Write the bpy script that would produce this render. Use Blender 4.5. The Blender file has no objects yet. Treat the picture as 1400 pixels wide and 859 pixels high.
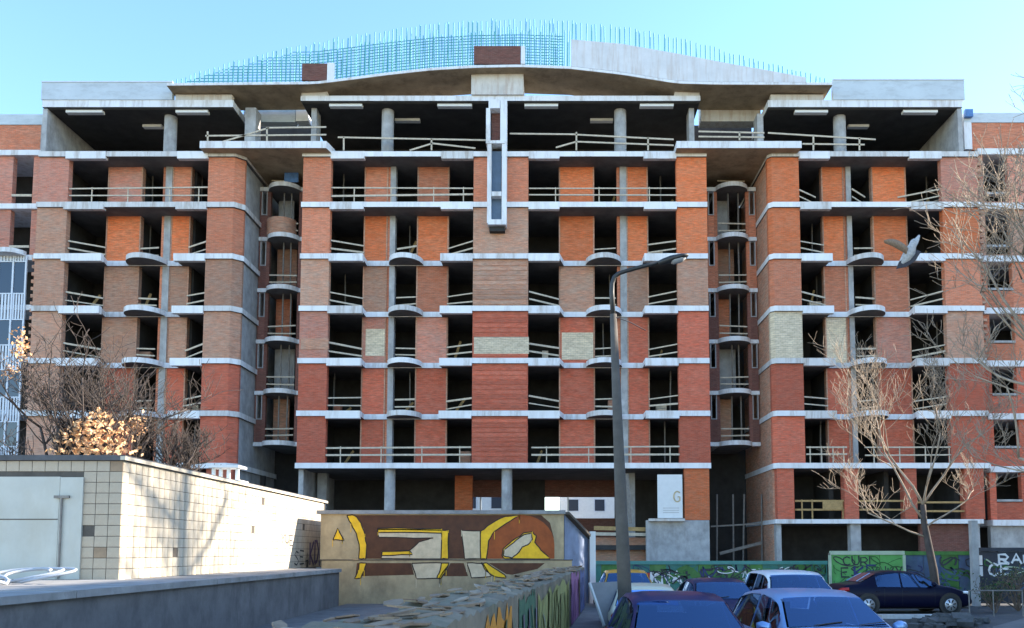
import bpy, bmesh, math, random
from mathutils import Vector, Matrix
random.seed(11)
sc = bpy.context.scene
COL = sc.collection
R = math.radians

# ------------------------------------------------------------------ camera, sky, sun, exposure
F = 1150.0; CX = 755.0; CY = 664.0; TH = math.atan(0.0783); CH = 2.1     # focal length in photo pixels, principal point, tilt, height
cam = bpy.data.cameras.new('camera'); camo = bpy.data.objects.new('camera', cam); COL.objects.link(camo)
camo.location = (0, 0, CH); camo.rotation_euler = (math.pi / 2 + TH, 0, 0)
cam.sensor_fit = 'HORIZONTAL'; cam.sensor_width = 36; cam.lens = 36 * F / 1400
cam.shift_x = -(CX - 700) / 1400; cam.shift_y = (CY - 429.5) / 1400
cam.clip_end = 2000; cam.clip_start = 0.05
sc.camera = camo
SUN = Vector((0.968, 0.25, 0.0)).normalized(); EL = R(25)
SUN = Vector((SUN.x * math.cos(EL), SUN.y * math.cos(EL), math.sin(EL)))
w = bpy.data.worlds.new('World'); sc.world = w; w.use_nodes = True
nt = w.node_tree; sky = nt.nodes.new('ShaderNodeTexSky'); sky.sky_type = 'NISHITA'; sky.sun_disc = False
sky.sun_elevation = EL; sky.sun_rotation = math.atan2(SUN.x, SUN.y)
sky.altitude = 150; sky.air_density = 1.0; sky.dust_density = 0.15; sky.ozone_density = 2.0
hsv = nt.nodes.new('ShaderNodeHueSaturation'); hsv.inputs['Saturation'].default_value = 1.1
nt.links.new(sky.outputs[0], hsv.inputs['Color']); nt.links.new(hsv.outputs[0], nt.nodes['Background'].inputs[0]); nt.nodes['Background'].inputs[1].default_value = 0.15
sl = bpy.data.lights.new('sun', 'SUN'); slo = bpy.data.objects.new('sun', sl); COL.objects.link(slo)
sl.energy = 4.5; sl.angle = R(0.5); sl.color = (1.0, 0.89, 0.74); slo.rotation_euler = SUN.to_track_quat('Z', 'Y').to_euler()
slo.location = (60, 20, 60)
sc.view_settings.view_transform = 'Standard'; sc.view_settings.look = 'None'; sc.view_settings.gamma = 1.0
sc.view_settings.exposure = 1.9
sc.render.engine = 'CYCLES'; sc.cycles.use_denoising = True; sc.cycles.max_bounces = 6; sc.cycles.diffuse_bounces = 4

# ------------------------------------------------------------------ helpers
def at(u, v, Y):
    "photo pixel -> world point at depth Y"
    a = (u - CX) / F; b = (CY - v) / F
    k = Y / (math.cos(TH) - b * math.sin(TH))
    return Vector((a * k, Y, CH + k * (math.sin(TH) + b * math.cos(TH))))
D = 52.7                                        # street front of the building
def xf(u, v=385, Y=D): return at(u, v, Y).x
def xq(u, v=385): return at(u, v, D + 1.37).x
def zf(v, Y=D, u=685): return at(u, v, Y).z

class MB:
    def __init__(s): s.v = []; s.f = []
    def add(s, vs, fs):
        n = len(s.v); s.v += [tuple(p) for p in vs]; s.f += [tuple(i + n for i in f) for f in fs]; return s
    def box(s, x0, x1, y0, y1, z0, z1, rot=None, piv=None):
        if x0 > x1: x0, x1 = x1, x0
        if y0 > y1: y0, y1 = y1, y0
        if z0 > z1: z0, z1 = z1, z0
        vs = [Vector(p) for p in ((x0,y0,z0),(x1,y0,z0),(x1,y1,z0),(x0,y1,z0),(x0,y0,z1),(x1,y0,z1),(x1,y1,z1),(x0,y1,z1))]
        if rot is not None:
            pv = Vector(piv) if piv else Vector(((x0+x1)/2,(y0+y1)/2,(z0+z1)/2))
            vs = [rot @ (p - pv) + pv for p in vs]
        return s.add(vs, [(0,3,2,1),(4,5,6,7),(0,1,5,4),(1,2,6,5),(2,3,7,6),(3,0,4,7)])
    def prism(s, poly, z0, z1):
        "vertical prism over an (x, y) outline, counter-clockwise from above"
        A = sum(poly[i][0]*poly[(i+1) % len(poly)][1] - poly[(i+1) % len(poly)][0]*poly[i][1] for i in range(len(poly)))
        if A < 0: poly = poly[::-1]
        n = len(poly)
        return s.add([(x, y, z0) for x, y in poly] + [(x, y, z1) for x, y in poly],
                     [tuple(range(n))[::-1], tuple(range(n, 2*n))] + [(i, (i+1) % n, n + (i+1) % n, n + i) for i in range(n)])
    def slab_xz(s, poly, y0, y1):
        "prism over an (x, z) outline between y0 (near) and y1 (far)"
        A = sum(poly[i][0]*poly[(i+1) % len(poly)][1] - poly[(i+1) % len(poly)][0]*poly[i][1] for i in range(len(poly)))
        if A < 0: poly = poly[::-1]
        n = len(poly)
        return s.add([(x, y0, z) for x, z in poly] + [(x, y1, z) for x, z in poly],
                     [tuple(range(n)), tuple(range(n, 2*n))[::-1]] + [((i+1) % n, i, n + i, n + (i+1) % n) for i in range(n)])
    def tube(s, pts, rads, n=6, cap=True):
        pts = [Vector(p) for p in pts]
        if not isinstance(rads, (list, tuple)): rads = [rads] * len(pts)
        rings = []; ref = None
        for i, p in enumerate(pts):
            t = (pts[min(i+1, len(pts)-1)] - pts[max(i-1, 0)])
            t = t.normalized() if t.length > 1e-9 else Vector((0,0,1))
            if ref is None:
                ref = Vector((1,0,0)) if abs(t.x) < 0.8 else Vector((0,1,0))
            a = (ref - t * ref.dot(t)).normalized(); b = t.cross(a); ref = a
            rings.append([p + (a * math.cos(2*math.pi*k/n) + b * math.sin(2*math.pi*k/n)) * rads[i] for k in range(n)])
        vs = [q for r in rings for q in r]; fs = []
        for i in range(len(pts) - 1):
            for k in range(n):
                fs.append((i*n + k, i*n + (k+1) % n, (i+1)*n + (k+1) % n, (i+1)*n + k))
        if cap:
            fs.append(tuple(range(n))[::-1]); fs.append(tuple((len(pts)-1)*n + k for k in range(n)))
        return s.add(vs, fs)
    def bar(s, p, q, wd, ht=None):
        "rectangular bar from p to q"
        ht = ht or wd; p = Vector(p); q = Vector(q); t = (q - p).normalized()
        a = t.cross(Vector((0,0,1))); a = a.normalized() if a.length > 1e-4 else Vector((1,0,0)); b = a.cross(t)
        o = [a*wd/2 + b*ht/2, -a*wd/2 + b*ht/2, -a*wd/2 - b*ht/2, a*wd/2 - b*ht/2]
        return s.add([p + k for k in o] + [q + k for k in o], [(0,1,2,3),(7,6,5,4)] + [((i+1) % 4, i, 4+i, 4+(i+1) % 4) for i in range(4)])
    def build(s, name, mat, parent=None, smooth=False, flat=None):
        off = parent_loc(parent) if parent else Vector((0,0,0))
        me = bpy.data.meshes.new(name)
        me.from_pydata([(Vector(p) - off) for p in s.v], [], s.f)
        me.materials.append(M[mat] if isinstance(mat, str) else mat); me.update()
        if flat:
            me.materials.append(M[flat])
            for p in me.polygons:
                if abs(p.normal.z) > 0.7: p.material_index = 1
        if smooth:
            for p in me.polygons: p.use_smooth = True
        o = bpy.data.objects.new(name, me); COL.objects.link(o)
        if parent: o.parent = parent
        return o
def parent_loc(p):
    l = Vector((0,0,0))
    while p: l += p.location; p = p.parent
    return l
def thing(name, label, cat, loc=(0,0,0), group=None):
    o = bpy.data.objects.new(name, None); COL.objects.link(o); o.location = loc; o.empty_display_size = 0.5
    return tag(o, label, cat, group)
def tag(o, label=None, cat=None, group=None, kind=None):
    if label: o['label'] = label
    if cat: o['category'] = cat
    if group: o['group'] = group
    if kind: o['kind'] = kind
    return o

# ------------------------------------------------------------------ materials
M = {}
def mat(name, col, rough=0.85, metal=0.0, var=0.25, scale=3.0, bump=0.0, bscale=40, stain=None, stain_amt=0.0, stain_scale=(0.6,0.6,0.25), coat=0.0, spec=None):
    m = bpy.data.materials.new(name); m.use_nodes = True; t = m.node_tree; b = t.nodes['Principled BSDF']
    b.inputs['Roughness'].default_value = rough; b.inputs['Metallic'].default_value = metal
    if coat: b.inputs['Coat Weight'].default_value = coat; b.inputs['Coat Roughness'].default_value = 0.05
    if spec is not None: b.inputs['Specular IOR Level'].default_value = spec
    tc = t.nodes.new('ShaderNodeTexCoord'); src = None
    def rgb(c): return (c[0], c[1], c[2], 1)
    if var > 0:
        n = t.nodes.new('ShaderNodeTexNoise'); n.inputs['Scale'].default_value = scale; n.inputs['Detail'].default_value = 6; n.inputs['Roughness'].default_value = 0.65
        t.links.new(tc.outputs['Object'], n.inputs['Vector'])
        r = t.nodes.new('ShaderNodeValToRGB')
        r.color_ramp.elements[0].position = 0.3; r.color_ramp.elements[1].position = 0.7
        r.color_ramp.elements[0].color = rgb([c*(1-var) for c in col]); r.color_ramp.elements[1].color = rgb([min(1, c*(1+var*0.7)) for c in col])
        t.links.new(n.outputs['Fac'], r.inputs['Fac']); src = r.outputs['Color']
    if stain is not None:
        mp = t.nodes.new('ShaderNodeMapping'); mp.inputs['Scale'].default_value = stain_scale; t.links.new(tc.outputs['Object'], mp.inputs['Vector'])
        n2 = t.nodes.new('ShaderNodeTexNoise'); n2.inputs['Scale'].default_value = 2.2; n2.inputs['Detail'].default_value = 8; n2.inputs['Roughness'].default_value = 0.7
        t.links.new(mp.outputs[0], n2.inputs['Vector'])
        r2 = t.nodes.new('ShaderNodeValToRGB'); r2.color_ramp.elements[0].position = 0.48; r2.color_ramp.elements[1].position = 0.68
        r2.color_ramp.elements[0].color = (0,0,0,1); r2.color_ramp.elements[1].color = (stain_amt,)*3 + (1,)
        t.links.new(n2.outputs['Fac'], r2.inputs['Fac'])
        mx = t.nodes.new('ShaderNodeMix'); mx.data_type = 'RGBA'
        t.links.new(r2.outputs['Color'], mx.inputs['Factor'])
        if src: t.links.new(src, mx.inputs['A'])
        else: mx.inputs['A'].default_value = rgb(col)
        mx.inputs['B'].default_value = rgb(stain); src = mx.outputs['Result']
    if src: t.links.new(src, b.inputs['Base Color'])
    else: b.inputs['Base Color'].default_value = rgb(col)
    if bump > 0:
        n3 = t.nodes.new('ShaderNodeTexNoise'); n3.inputs['Scale'].default_value = bscale; n3.inputs['Detail'].default_value = 4
        t.links.new(tc.outputs['Object'], n3.inputs['Vector'])
        bp = t.nodes.new('ShaderNodeBump'); bp.inputs['Strength'].default_value = bump; bp.inputs['Distance'].default_value = 0.02
        t.links.new(n3.outputs['Fac'], bp.inputs['Height']); t.links.new(bp.outputs[0], b.inputs['Normal'])
    M[name] = m; return m
def brick(name, c1, c2, mortar=(0.42,0.36,0.31), stain=(0.45,0.36,0.30), amt=0.5, bw=0.26, rh=0.078):
    m = bpy.data.materials.new(name); m.use_nodes = True; t = m.node_tree; b = t.nodes['Principled BSDF']; b.inputs['Roughness'].default_value = 0.9
    tc = t.nodes.new('ShaderNodeTexCoord'); sp = t.nodes.new('ShaderNodeSeparateXYZ'); t.links.new(tc.outputs['Object'], sp.inputs[0])
    ad = t.nodes.new('ShaderNodeMath'); ad.operation = 'ADD'; t.links.new(sp.outputs['X'], ad.inputs[0]); t.links.new(sp.outputs['Y'], ad.inputs[1])
    cb = t.nodes.new('ShaderNodeCombineXYZ'); t.links.new(ad.outputs[0], cb.inputs['X']); t.links.new(sp.outputs['Z'], cb.inputs['Y'])
    bt = t.nodes.new('ShaderNodeTexBrick'); t.links.new(cb.outputs[0], bt.inputs['Vector'])
    bt.inputs['Color1'].default_value = c1 + (1,); bt.inputs['Color2'].default_value = c2 + (1,); bt.inputs['Mortar'].default_value = mortar + (1,)
    bt.inputs['Scale'].default_value = 1.0; bt.inputs['Mortar Size'].default_value = 0.007; bt.inputs['Brick Width'].default_value = bw; bt.inputs['Row Height'].default_value = rh
    oi = t.nodes.new('ShaderNodeObjectInfo')
    # blotches of paler, dustier brick and mortar smears; offset per panel
    of = t.nodes.new('ShaderNodeVectorMath'); of.operation = 'ADD'; t.links.new(tc.outputs['Object'], of.inputs[0])
    rc = t.nodes.new('ShaderNodeMath'); rc.operation = 'MULTIPLY'; rc.inputs[1].default_value = 40; t.links.new(oi.outputs['Random'], rc.inputs[0])
    cc = t.nodes.new('ShaderNodeCombineXYZ'); t.links.new(rc.outputs[0], cc.inputs['X']); t.links.new(rc.outputs[0], cc.inputs['Z']); t.links.new(cc.outputs[0], of.inputs[1])
    mp = t.nodes.new('ShaderNodeMapping'); mp.inputs['Scale'].default_value = (0.8,0.8,1.6); t.links.new(of.outputs[0], mp.inputs['Vector'])
    n = t.nodes.new('ShaderNodeTexNoise'); n.inputs['Scale'].default_value = 1.1; n.inputs['Detail'].default_value = 9; n.inputs['Roughness'].default_value = 0.72; t.links.new(mp.outputs[0], n.inputs['Vector'])
    r = t.nodes.new('ShaderNodeValToRGB'); r.color_ramp.elements[0].position = 0.42; r.color_ramp.elements[1].position = 0.72
    r.color_ramp.elements[0].color = (0,0,0,1); r.color_ramp.elements[1].color = (amt,)*3 + (1,); t.links.new(n.outputs['Fac'], r.inputs['Fac'])
    mx = t.nodes.new('ShaderNodeMix'); mx.data_type = 'RGBA'; t.links.new(r.outputs[0], mx.inputs['Factor']); t.links.new(bt.outputs['Color'], mx.inputs['A']); mx.inputs['B'].default_value = stain + (1,)
    mp2 = t.nodes.new('ShaderNodeMapping'); mp2.inputs['Scale'].default_value = (1.3,1.3,7.0); t.links.new(of.outputs[0], mp2.inputs['Vector'])
    n5 = t.nodes.new('ShaderNodeTexNoise'); n5.inputs['Scale'].default_value = 1.6; n5.inputs['Detail'].default_value = 7; n5.inputs['Roughness'].default_value = 0.75; t.links.new(mp2.outputs[0], n5.inputs['Vector'])
    r5 = t.nodes.new('ShaderNodeMapRange'); r5.inputs['From Min'].default_value = 0.3; r5.inputs['From Max'].default_value = 0.7; r5.inputs['To Min'].default_value = 0.62; r5.inputs['To Max'].default_value = 1.38; t.links.new(n5.outputs['Fac'], r5.inputs[0])
    ml = t.nodes.new('ShaderNodeVectorMath'); ml.operation = 'SCALE'; t.links.new(mx.outputs['Result'], ml.inputs[0]); t.links.new(r5.outputs[0], ml.inputs['Scale'])
    n6 = t.nodes.new('ShaderNodeTexNoise'); n6.inputs['Scale'].default_value = 3.2; n6.inputs['Detail'].default_value = 10; n6.inputs['Roughness'].default_value = 0.8; n6.inputs['Distortion'].default_value = 0.6; t.links.new(mp2.outputs[0], n6.inputs['Vector'])
    r6 = t.nodes.new('ShaderNodeMapRange'); r6.inputs['From Min'].default_value = 0.56; r6.inputs['From Max'].default_value = 0.72; r6.inputs['To Max'].default_value = 0.4; t.links.new(n6.outputs['Fac'], r6.inputs[0])
    m6 = t.nodes.new('ShaderNodeMix'); m6.data_type = 'RGBA'; t.links.new(r6.outputs[0], m6.inputs['Factor']); t.links.new(ml.outputs[0], m6.inputs['A']); m6.inputs['B'].default_value = (0.64,0.45,0.34,1)
    hs = t.nodes.new('ShaderNodeHueSaturation'); t.links.new(m6.outputs['Result'], hs.inputs['Color'])
    mr = t.nodes.new('ShaderNodeMapRange'); mr.inputs['To Min'].default_value = 0.74; mr.inputs['To Max'].default_value = 1.12; t.links.new(oi.outputs['Random'], mr.inputs[0]); t.links.new(mr.outputs[0], hs.inputs['Value'])
    t.links.new(hs.outputs[0], b.inputs['Base Color'])
    bp = t.nodes.new('ShaderNodeBump'); bp.inputs['Strength'].default_value = 0.6; bp.inputs['Distance'].default_value = 0.015; bp.invert = True
    n4 = t.nodes.new('ShaderNodeTexNoise'); n4.inputs['Scale'].default_value = 6; n4.inputs['Detail'].default_value = 5; t.links.new(of.outputs[0], n4.inputs['Vector'])
    am = t.nodes.new('ShaderNodeMath'); am.operation = 'ADD'; t.links.new(bt.outputs['Fac'], am.inputs[0]); t.links.new(n4.outputs['Fac'], am.inputs[1])
    t.links.new(am.outputs[0], bp.inputs['Height']); t.links.new(bp.outputs[0], b.inputs['Normal'])
    M[name] = m; return m
brick('brick_orange', (0.78,0.155,0.035), (0.68,0.165,0.05), (0.50,0.24,0.14), (0.62,0.25,0.13), 0.6)
brick('brick_rust', (0.68,0.18,0.075), (0.57,0.18,0.09), (0.46,0.28,0.20), (0.58,0.27,0.17), 0.7)
brick('brick_red', (0.64,0.115,0.05), (0.54,0.12,0.06), (0.44,0.18,0.13), (0.55,0.20,0.13), 0.6)
brick('brick_tan', (0.58,0.25,0.14), (0.48,0.22,0.13), (0.40,0.31,0.25), (0.44,0.33,0.25), 0.8)
brick('brick_pink', (0.66,0.21,0.125), (0.56,0.21,0.135), (0.43,0.30,0.25), (0.46,0.29,0.23), 0.75)
brick('brick_pale', (0.74,0.62,0.44), (0.66,0.54,0.37), (0.36,0.30,0.24), (0.45,0.36,0.26), 0.6, 0.3, 0.14)
brick('brick_dark', (0.22,0.07,0.05), (0.19,0.075,0.055), (0.2,0.13,0.11), (0.2,0.11,0.09), 0.6)
mat('slab_edge', (0.74,0.745,0.76), 0.85, var=0.10, scale=0.5, stain=(0.40,0.35,0.30), stain_amt=0.75, stain_scale=(0.9,0.9,0.16))
mat('slab_edge_b', (0.62,0.61,0.60), 0.85, var=0.14, scale=0.7, stain=(0.33,0.27,0.22), stain_amt=0.8, stain_scale=(1.5,1.5,0.2))
mat('slab_edge_c', (0.80,0.80,0.80), 0.85, var=0.10, scale=0.4, stain=(0.52,0.48,0.44), stain_amt=0.6, stain_scale=(0.7,0.7,0.12))
mat('concrete', (0.40,0.40,0.40), 0.9, var=0.3, scale=1.4, bump=0.3, bscale=8, stain=(0.20,0.19,0.18), stain_amt=0.6)
mat('slab_shade', (0.13,0.13,0.13), 0.95, var=0.35, scale=1.0)  # shade put into the colour of slab tops and undersides
mat('concrete_unlit', (0.045,0.043,0.042), 0.95, var=0.35, scale=1.0, stain=(0.03,0.028,0.026), stain_amt=0.6)  # darkness of the unlit interior put into the concrete colour
mat('concrete_pale', (0.60,0.57,0.53), 0.9, var=0.15, scale=1.2, stain=(0.34,0.19,0.11), stain_amt=0.5, stain_scale=(1.6,1.6,0.2))
mat('soffit_sunglow', (0.36,0.27,0.17), 0.95, var=0.3, scale=0.9, stain=(0.17,0.12,0.07), stain_amt=0.7, stain_scale=(0.5,0.5,0.5))  # golden bounced sunlight put into the underside colour
mat('concrete_arc', (0.66,0.66,0.67), 0.9, var=0.1, scale=1.0, stain=(0.42,0.30,0.22), stain_amt=0.45, stain_scale=(1.4,1.4,0.12))
mat('cladding', (0.52,0.58,0.62), 0.75, var=0.1, scale=0.5, stain=(0.33,0.36,0.38), stain_amt=0.5, stain_scale=(0.5,0.5,1.5))
mat('wood_rail', (0.55,0.47,0.36), 0.8, var=0.25, scale=6)
mat('plank', (0.42,0.27,0.11), 0.8, var=0.3, scale=5)
mat('pole_steel', (0.22,0.20,0.18), 0.6, 0.3, var=0.3, scale=5)
mat('rebar', (0.12,0.40,0.42), 0.7, 0.1, var=0.35, scale=1.5)
mat('dark_glass', (0.02,0.03,0.05), 0.08, var=0, spec=0.7)
mat('blue_panel', (0.10,0.15,0.22), 0.4, var=0.2, scale=2)
mat('white_frame', (0.62,0.66,0.72), 0.5, var=0.1)
mat('white_board', (0.74,0.74,0.72), 0.6, var=0.06)
mat('blue_tarp', (0.07,0.18,0.42), 0.6, var=0.3, scale=4)
mat('plaster_white', (0.72,0.72,0.70), 0.9, var=0.08)
mat('window_glass', (0.05,0.06,0.08), 0.15, var=0)

# ------------------------------------------------------------------ ground
mat('asphalt', (0.062,0.062,0.068), 0.9, var=0.35, scale=1.3, bump=0.35, bscale=60, stain=(0.10,0.092,0.08), stain_amt=0.7, stain_scale=(0.25,0.25,0.25))
g = MB(); g.add([(-700,-60,0),(700,-60,0),(700,1400,0),(-700,1400,0)], [(0,1,2,3)])
tag(g.build('ground', 'asphalt'), kind='structure')

# ------------------------------------------------------------------ main building
BLD = thing('apartment_building', 'unfinished brick and concrete apartment block with arched roof and curved balconies', 'building', (0, D, 0))
FR = D - 0.15; RC = D + 1.25                     # slab front line, line of the recessed infill
lv = {k: zf(v, FR) for k, v in dict(A=207, B=276, C=346.5, D=418, E=489.5, F=561.5, G=633).items()}
TH_S = 0.34
order = 'ABCDEFG'
XL, XR = xf(46), xf(1343)

def semi(cx, cy, r, n=16, ry=None):      # half disc towards the street, left to right
    return [(cx - r * math.cos(math.pi*k/n), cy - (ry or r) * math.sin(math.pi*k/n)) for k in range(n+1)]
def chamfer_left(): return [(xf(316), FR), (xf(332, Y=D), D + 0.55)]
# storey slabs: the front outline per block, left to right
def outline(block, curved):
    if block == 'L':
        if curved:
            return [(xf(46), FR), (xf(139), FR), (xq(147), RC), (xf(237)-.02, RC), (xf(237), FR), (xf(318), FR), (xf(318)+0.53, D+0.38)]
        return [(xf(46), FR), (xf(318), FR), (xf(318)+0.53, D+0.38)]
    if block == 'C':
        if curved:
            return [(xf(410), FR), (xf(496), FR), (xq(502), RC), (xf(602)-.02, RC), (xf(602), FR), (xf(765), FR), (xq(771), RC), (xf(881)-.02, RC), (xf(881), FR), (xf(968), FR)]
        return [(xf(410), FR), (xf(968), FR)]
    if curved:
        return [(xf(1058)-0.25, D+0.10), (xf(1058), FR), (xf(1138), FR), (xf(1138)+.02, RC), (xq(1240), RC), (xf(1248), FR), (xf(1343), FR)]
    return [(xf(1058)-0.25, D+0.10), (xf(1058), FR), (xf(1343), FR)]
BACK = D + 9
for k in order:
    for bl in 'LCR':
        o = outline(bl, k in 'CDEF')
        poly = o + [(o[-1][0], BACK), (o[0][0], BACK)]
        MB().prism(poly, lv[k]-TH_S, lv[k]).build('floor_slab', random.choice(['slab_edge','slab_edge_b','slab_edge_c']), BLD, flat='slab_shade')
# deeper edge beams at the loggias, 2-3 cm proud
beams = {'L': [(84,139),(238,280)], 'C': [(449.5,496),(602,646),(722.5,765),(881,926)], 'R': [(1096,1138),(1248,1292)]}
for k in order[:-1]:
    for bl in 'LCR':
        for a, b_ in beams[bl]:
            MB().box(xf(a), xf(b_), FR-0.05, FR+0.3, lv[k]-0.50, lv[k]-0.012).build('edge_beam', random.choice(['slab_edge','slab_edge_b','slab_edge_c','slab_edge_c']), BLD)
# curved balconies
bal = [(195,1.27), (553,1.12), (826,1.17), (1187,1.17)]
for k in 'CDEF':
    for u, r in bal:
        MB().prism(semi(at(u,385,D+.6).x, RC+0.02, r, 18, 1.55), lv[k]-0.30, lv[k]+0.03).build('balcony', random.choice(['slab_edge','slab_edge_b','slab_edge_c']), BLD, flat='slab_shade')
# brick by storey and place
def pick(storey, kind, u):
    # storey index: 0 between A and B ... 5 between F and G
    if storey == 0: return 'brick_pink' if u < 150 or u > 1280 else ('brick_rust' if u < 700 else 'brick_orange')
    if storey == 1:
        if kind == 'pier' and u < 100: return 'brick_tan'
        if kind == 'pier' and 600 < u < 760: return 'brick_tan'
        return 'brick_rust' if kind == 'pier' and u < 500 else 'brick_orange'
    if storey == 2:
        if 860 < u < 900 or 280 < u < 320: return 'brick_rust'
        return 'brick_tan' if u < 1000 and not 560 < u < 620 else 'brick_rust'
    if storey == 3:
        if kind == 'pier' and 1040 < u < 1100: return 'brick_pale'
        if kind == 'panel' and 1120 < u < 1160: return 'brick_pale'
        if u < 330: return 'brick_tan'
        if u > 1280: return 'brick_tan'
        return 'brick_pink' if u < 640 or u > 1100 else 'brick_red'
    return 'brick_red' if u > 100 else 'brick_tan'
piers = [(46,87),(280,316),(411,449.5),(646.5,722),(926.5,968),(1058,1095.5),(1292,1342)]
panels = [(144,188),(233,256),(498,527),(571,611),(766,811),(859,885),(1128,1155),(1197,1241)]
strips = [(216,233),(527,541.5),(842,859),(1155,1168.5)]
for i in range(6):
    z0 = lv[order[i+1]]; z1 = lv[order[i]] - TH_S
    for a, b_ in piers:
        x0, x1 = xf(a), xf(b_)
        if a == 280:
            poly = [(x0, D), (x1, D), (x1+0.5, D+0.5), (x1+0.5, D+0.75), (x0, D+0.75)]
        elif a == 1058:
            poly = [(x0, D), (x1, D), (x1, D+0.6), (x0-0.22, D+0.6), (x0-0.22, D+0.25)]
        else:
            poly = [(x0, D), (x1, D), (x1, D+.45), (x0, D+.45)]
        if a == 646.5 and i == 0: pass
        m = pick(i, 'pier', a)
        MB().prism(poly, z0, z1).build('brick_pier', m, BLD)
    for a, b_ in panels:
        MB().box(xq(a), xq(b_), RC+0.12, RC+0.52, z0, z1).build('brick_panel', pick(i, 'panel', a), BLD)
        # pale reveal: raw brick ends at the sides of the panel
        MB().box(xq(a)-0.09, xq(a)-0.004, RC+0.10, RC+0.50, z0, z1).build('reveal', 'brick_tan', BLD)
        MB().box(xq(b_)+0.004, xq(b_)+0.09, RC+0.10, RC+0.50, z0, z1).build('reveal', 'brick_tan', BLD)
    for a, b_ in strips:
        w_ = xq(b_) - xq(a)
        MB().box(xq(a)+0.095, xq(a)+w_*0.35, RC+0.15, RC+0.5, z0, z1).build('brick_jamb', 'brick_rust', BLD)
        MB().box(xq(a)+w_*0.36, xq(b_)-0.095, RC+0.06, RC+0.6, z0, z1).build('concrete_column', 'concrete', BLD)
# patches of pale silicate brick low in the fourth storey and rough brick courses on the centre pier
def patch(u0, u1, v0, v1, Y, m, name='brick_patch'):
    MB().box(xf(u0, (v0+v1)/2, Y), xf(u1, (v0+v1)/2, Y), Y-0.03, Y+0.05, zf(v1, Y), zf(v0, Y)).build(name, m, BLD)
patch(648, 723, 461, 484, D, 'brick_pale'); patch(500, 526, 450, 487, RC+0.12, 'brick_pale'); patch(768, 811, 455, 492, RC+0.12, 'brick_pale')
patch(411.5, 449, 463, 478, D, 'brick_tan')
for i in (2, 3, 4, 5):                           # toothed brick ends left out at both sides of the centre pier
    z0 = lv[order[i+1]] + 0.15; z1 = lv[order[i]] - TH_S - 0.1; n = 9
    for q in range(n):
        zz = z0 + (z1 - z0) * q / n
        MB().box(xf(646.5)+0.02, xf(722)-0.02 - 0.1*random.random(), D-0.028, D+0.03, zz, zz + (z1-z0)/n*0.72).build('brick_course', pick(i, 'pier', 650), BLD)
# inner walls: closed back, cross walls
MB().box(xf(46), xf(332), BACK-0.3, BACK, 7.6, lv['A']-0.4).build('back_wall', 'concrete_unlit', BLD)
MB().box(xf(411), xf(968), BACK-0.3, BACK, 7.6, lv['A']-0.4).build('back_wall', 'concrete_unlit', BLD)
MB().box(xf(1050), xf(1343), BACK-0.3, BACK, 7.6, lv['A']-0.4).build('back_wall', 'concrete_unlit', BLD)
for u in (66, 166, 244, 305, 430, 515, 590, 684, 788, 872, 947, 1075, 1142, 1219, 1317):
    MB().box(xf(u)-0.15, xf(u)+0.15, D+1.95 if u in (66,305,430,684,947,1075,1317) else RC+0.62, BACK-0.3, 8.1 if 400 < u < 980 else 3.9, lv['A']-0.4).build('cross_wall', 'concrete_unlit', BLD)
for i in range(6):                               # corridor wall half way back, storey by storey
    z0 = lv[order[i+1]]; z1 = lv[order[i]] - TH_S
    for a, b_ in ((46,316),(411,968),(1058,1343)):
        MB().box(xf(a)+0.2, xf(b_)-0.2, D+5.0, D+5.2, z0, z1).build('corridor_wall', 'concrete_unlit', BLD)

# timber guard rails
def rail(p, q, posts=()):
    m = MB(); p = Vector(p); q = Vector(q)
    for h in (0.50, 0.98):
        e, f_ = random.uniform(-.05,.05), random.uniform(-.05,.05)
        m.bar(p + Vector((0,0,h+e)), q + Vector((0,0,h+f_)), 0.05, random.uniform(.07,.12))
    for t in posts:
        c = p.lerp(q, t); m.box(c.x-0.03, c.x+0.03, c.y+0.01, c.y+0.07, c.z, c.z+1.05)
    return m.build('guard_rail', 'wood_rail', BLD)
log_d = [((88,D+.2),(143,RC+.05)), ((279.5,D+.2),(257,RC+.05)), ((450,D+.2),(497,RC+.05)), ((646,D+.2),(612,RC+.05)), ((723,D+.2),(764,RC+.05)), ((926,D+.2),(886,RC+.05)), ((1096,D+.2),(1127,RC+.05)), ((1291,D+.2),(1243,RC+.05))]
for k in 'CDEF':
    for (a, ya), (b_, yb) in log_d:
        if random.random() < .07: continue
        j = random.uniform(-.16,.10)
        rail((xf(a), ya, lv[k]+j), (xq(b_), yb, lv[k]+random.uniform(-.16,.10)))
    for a, b_ in ((188,215),(542,570),(812,842),(1169,1197)):
        rail((xq(a), RC+.16, lv[k]+random.uniform(-.12,.05)), (xq(b_), RC+.16, lv[k]+random.uniform(-.1,.05)))
for a, b_ in ((88,280),(450,646),(722.5,954)):
    rail((xf(a), FR+.25, lv['B']+.02), (xf(b_), FR+.25, lv['B']+.06), (0.16,0.42,0.72,0.93))
for a, b_ in ((1096,1127),(1170,1197),(1291,1243)):
    rail((xf(a), D+.2, lv['B']+.02), (xf(b_), RC+.1, lv['B']-.03))
for a, b_ in ((450,646),(727,930),(1097,1152),(1176,1300)):
    rail((xf(a), FR+.2, lv['G']+.02), (xf(b_), FR+.2, lv['G']+.04), (0.1,0.38,0.66,0.92))

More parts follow.
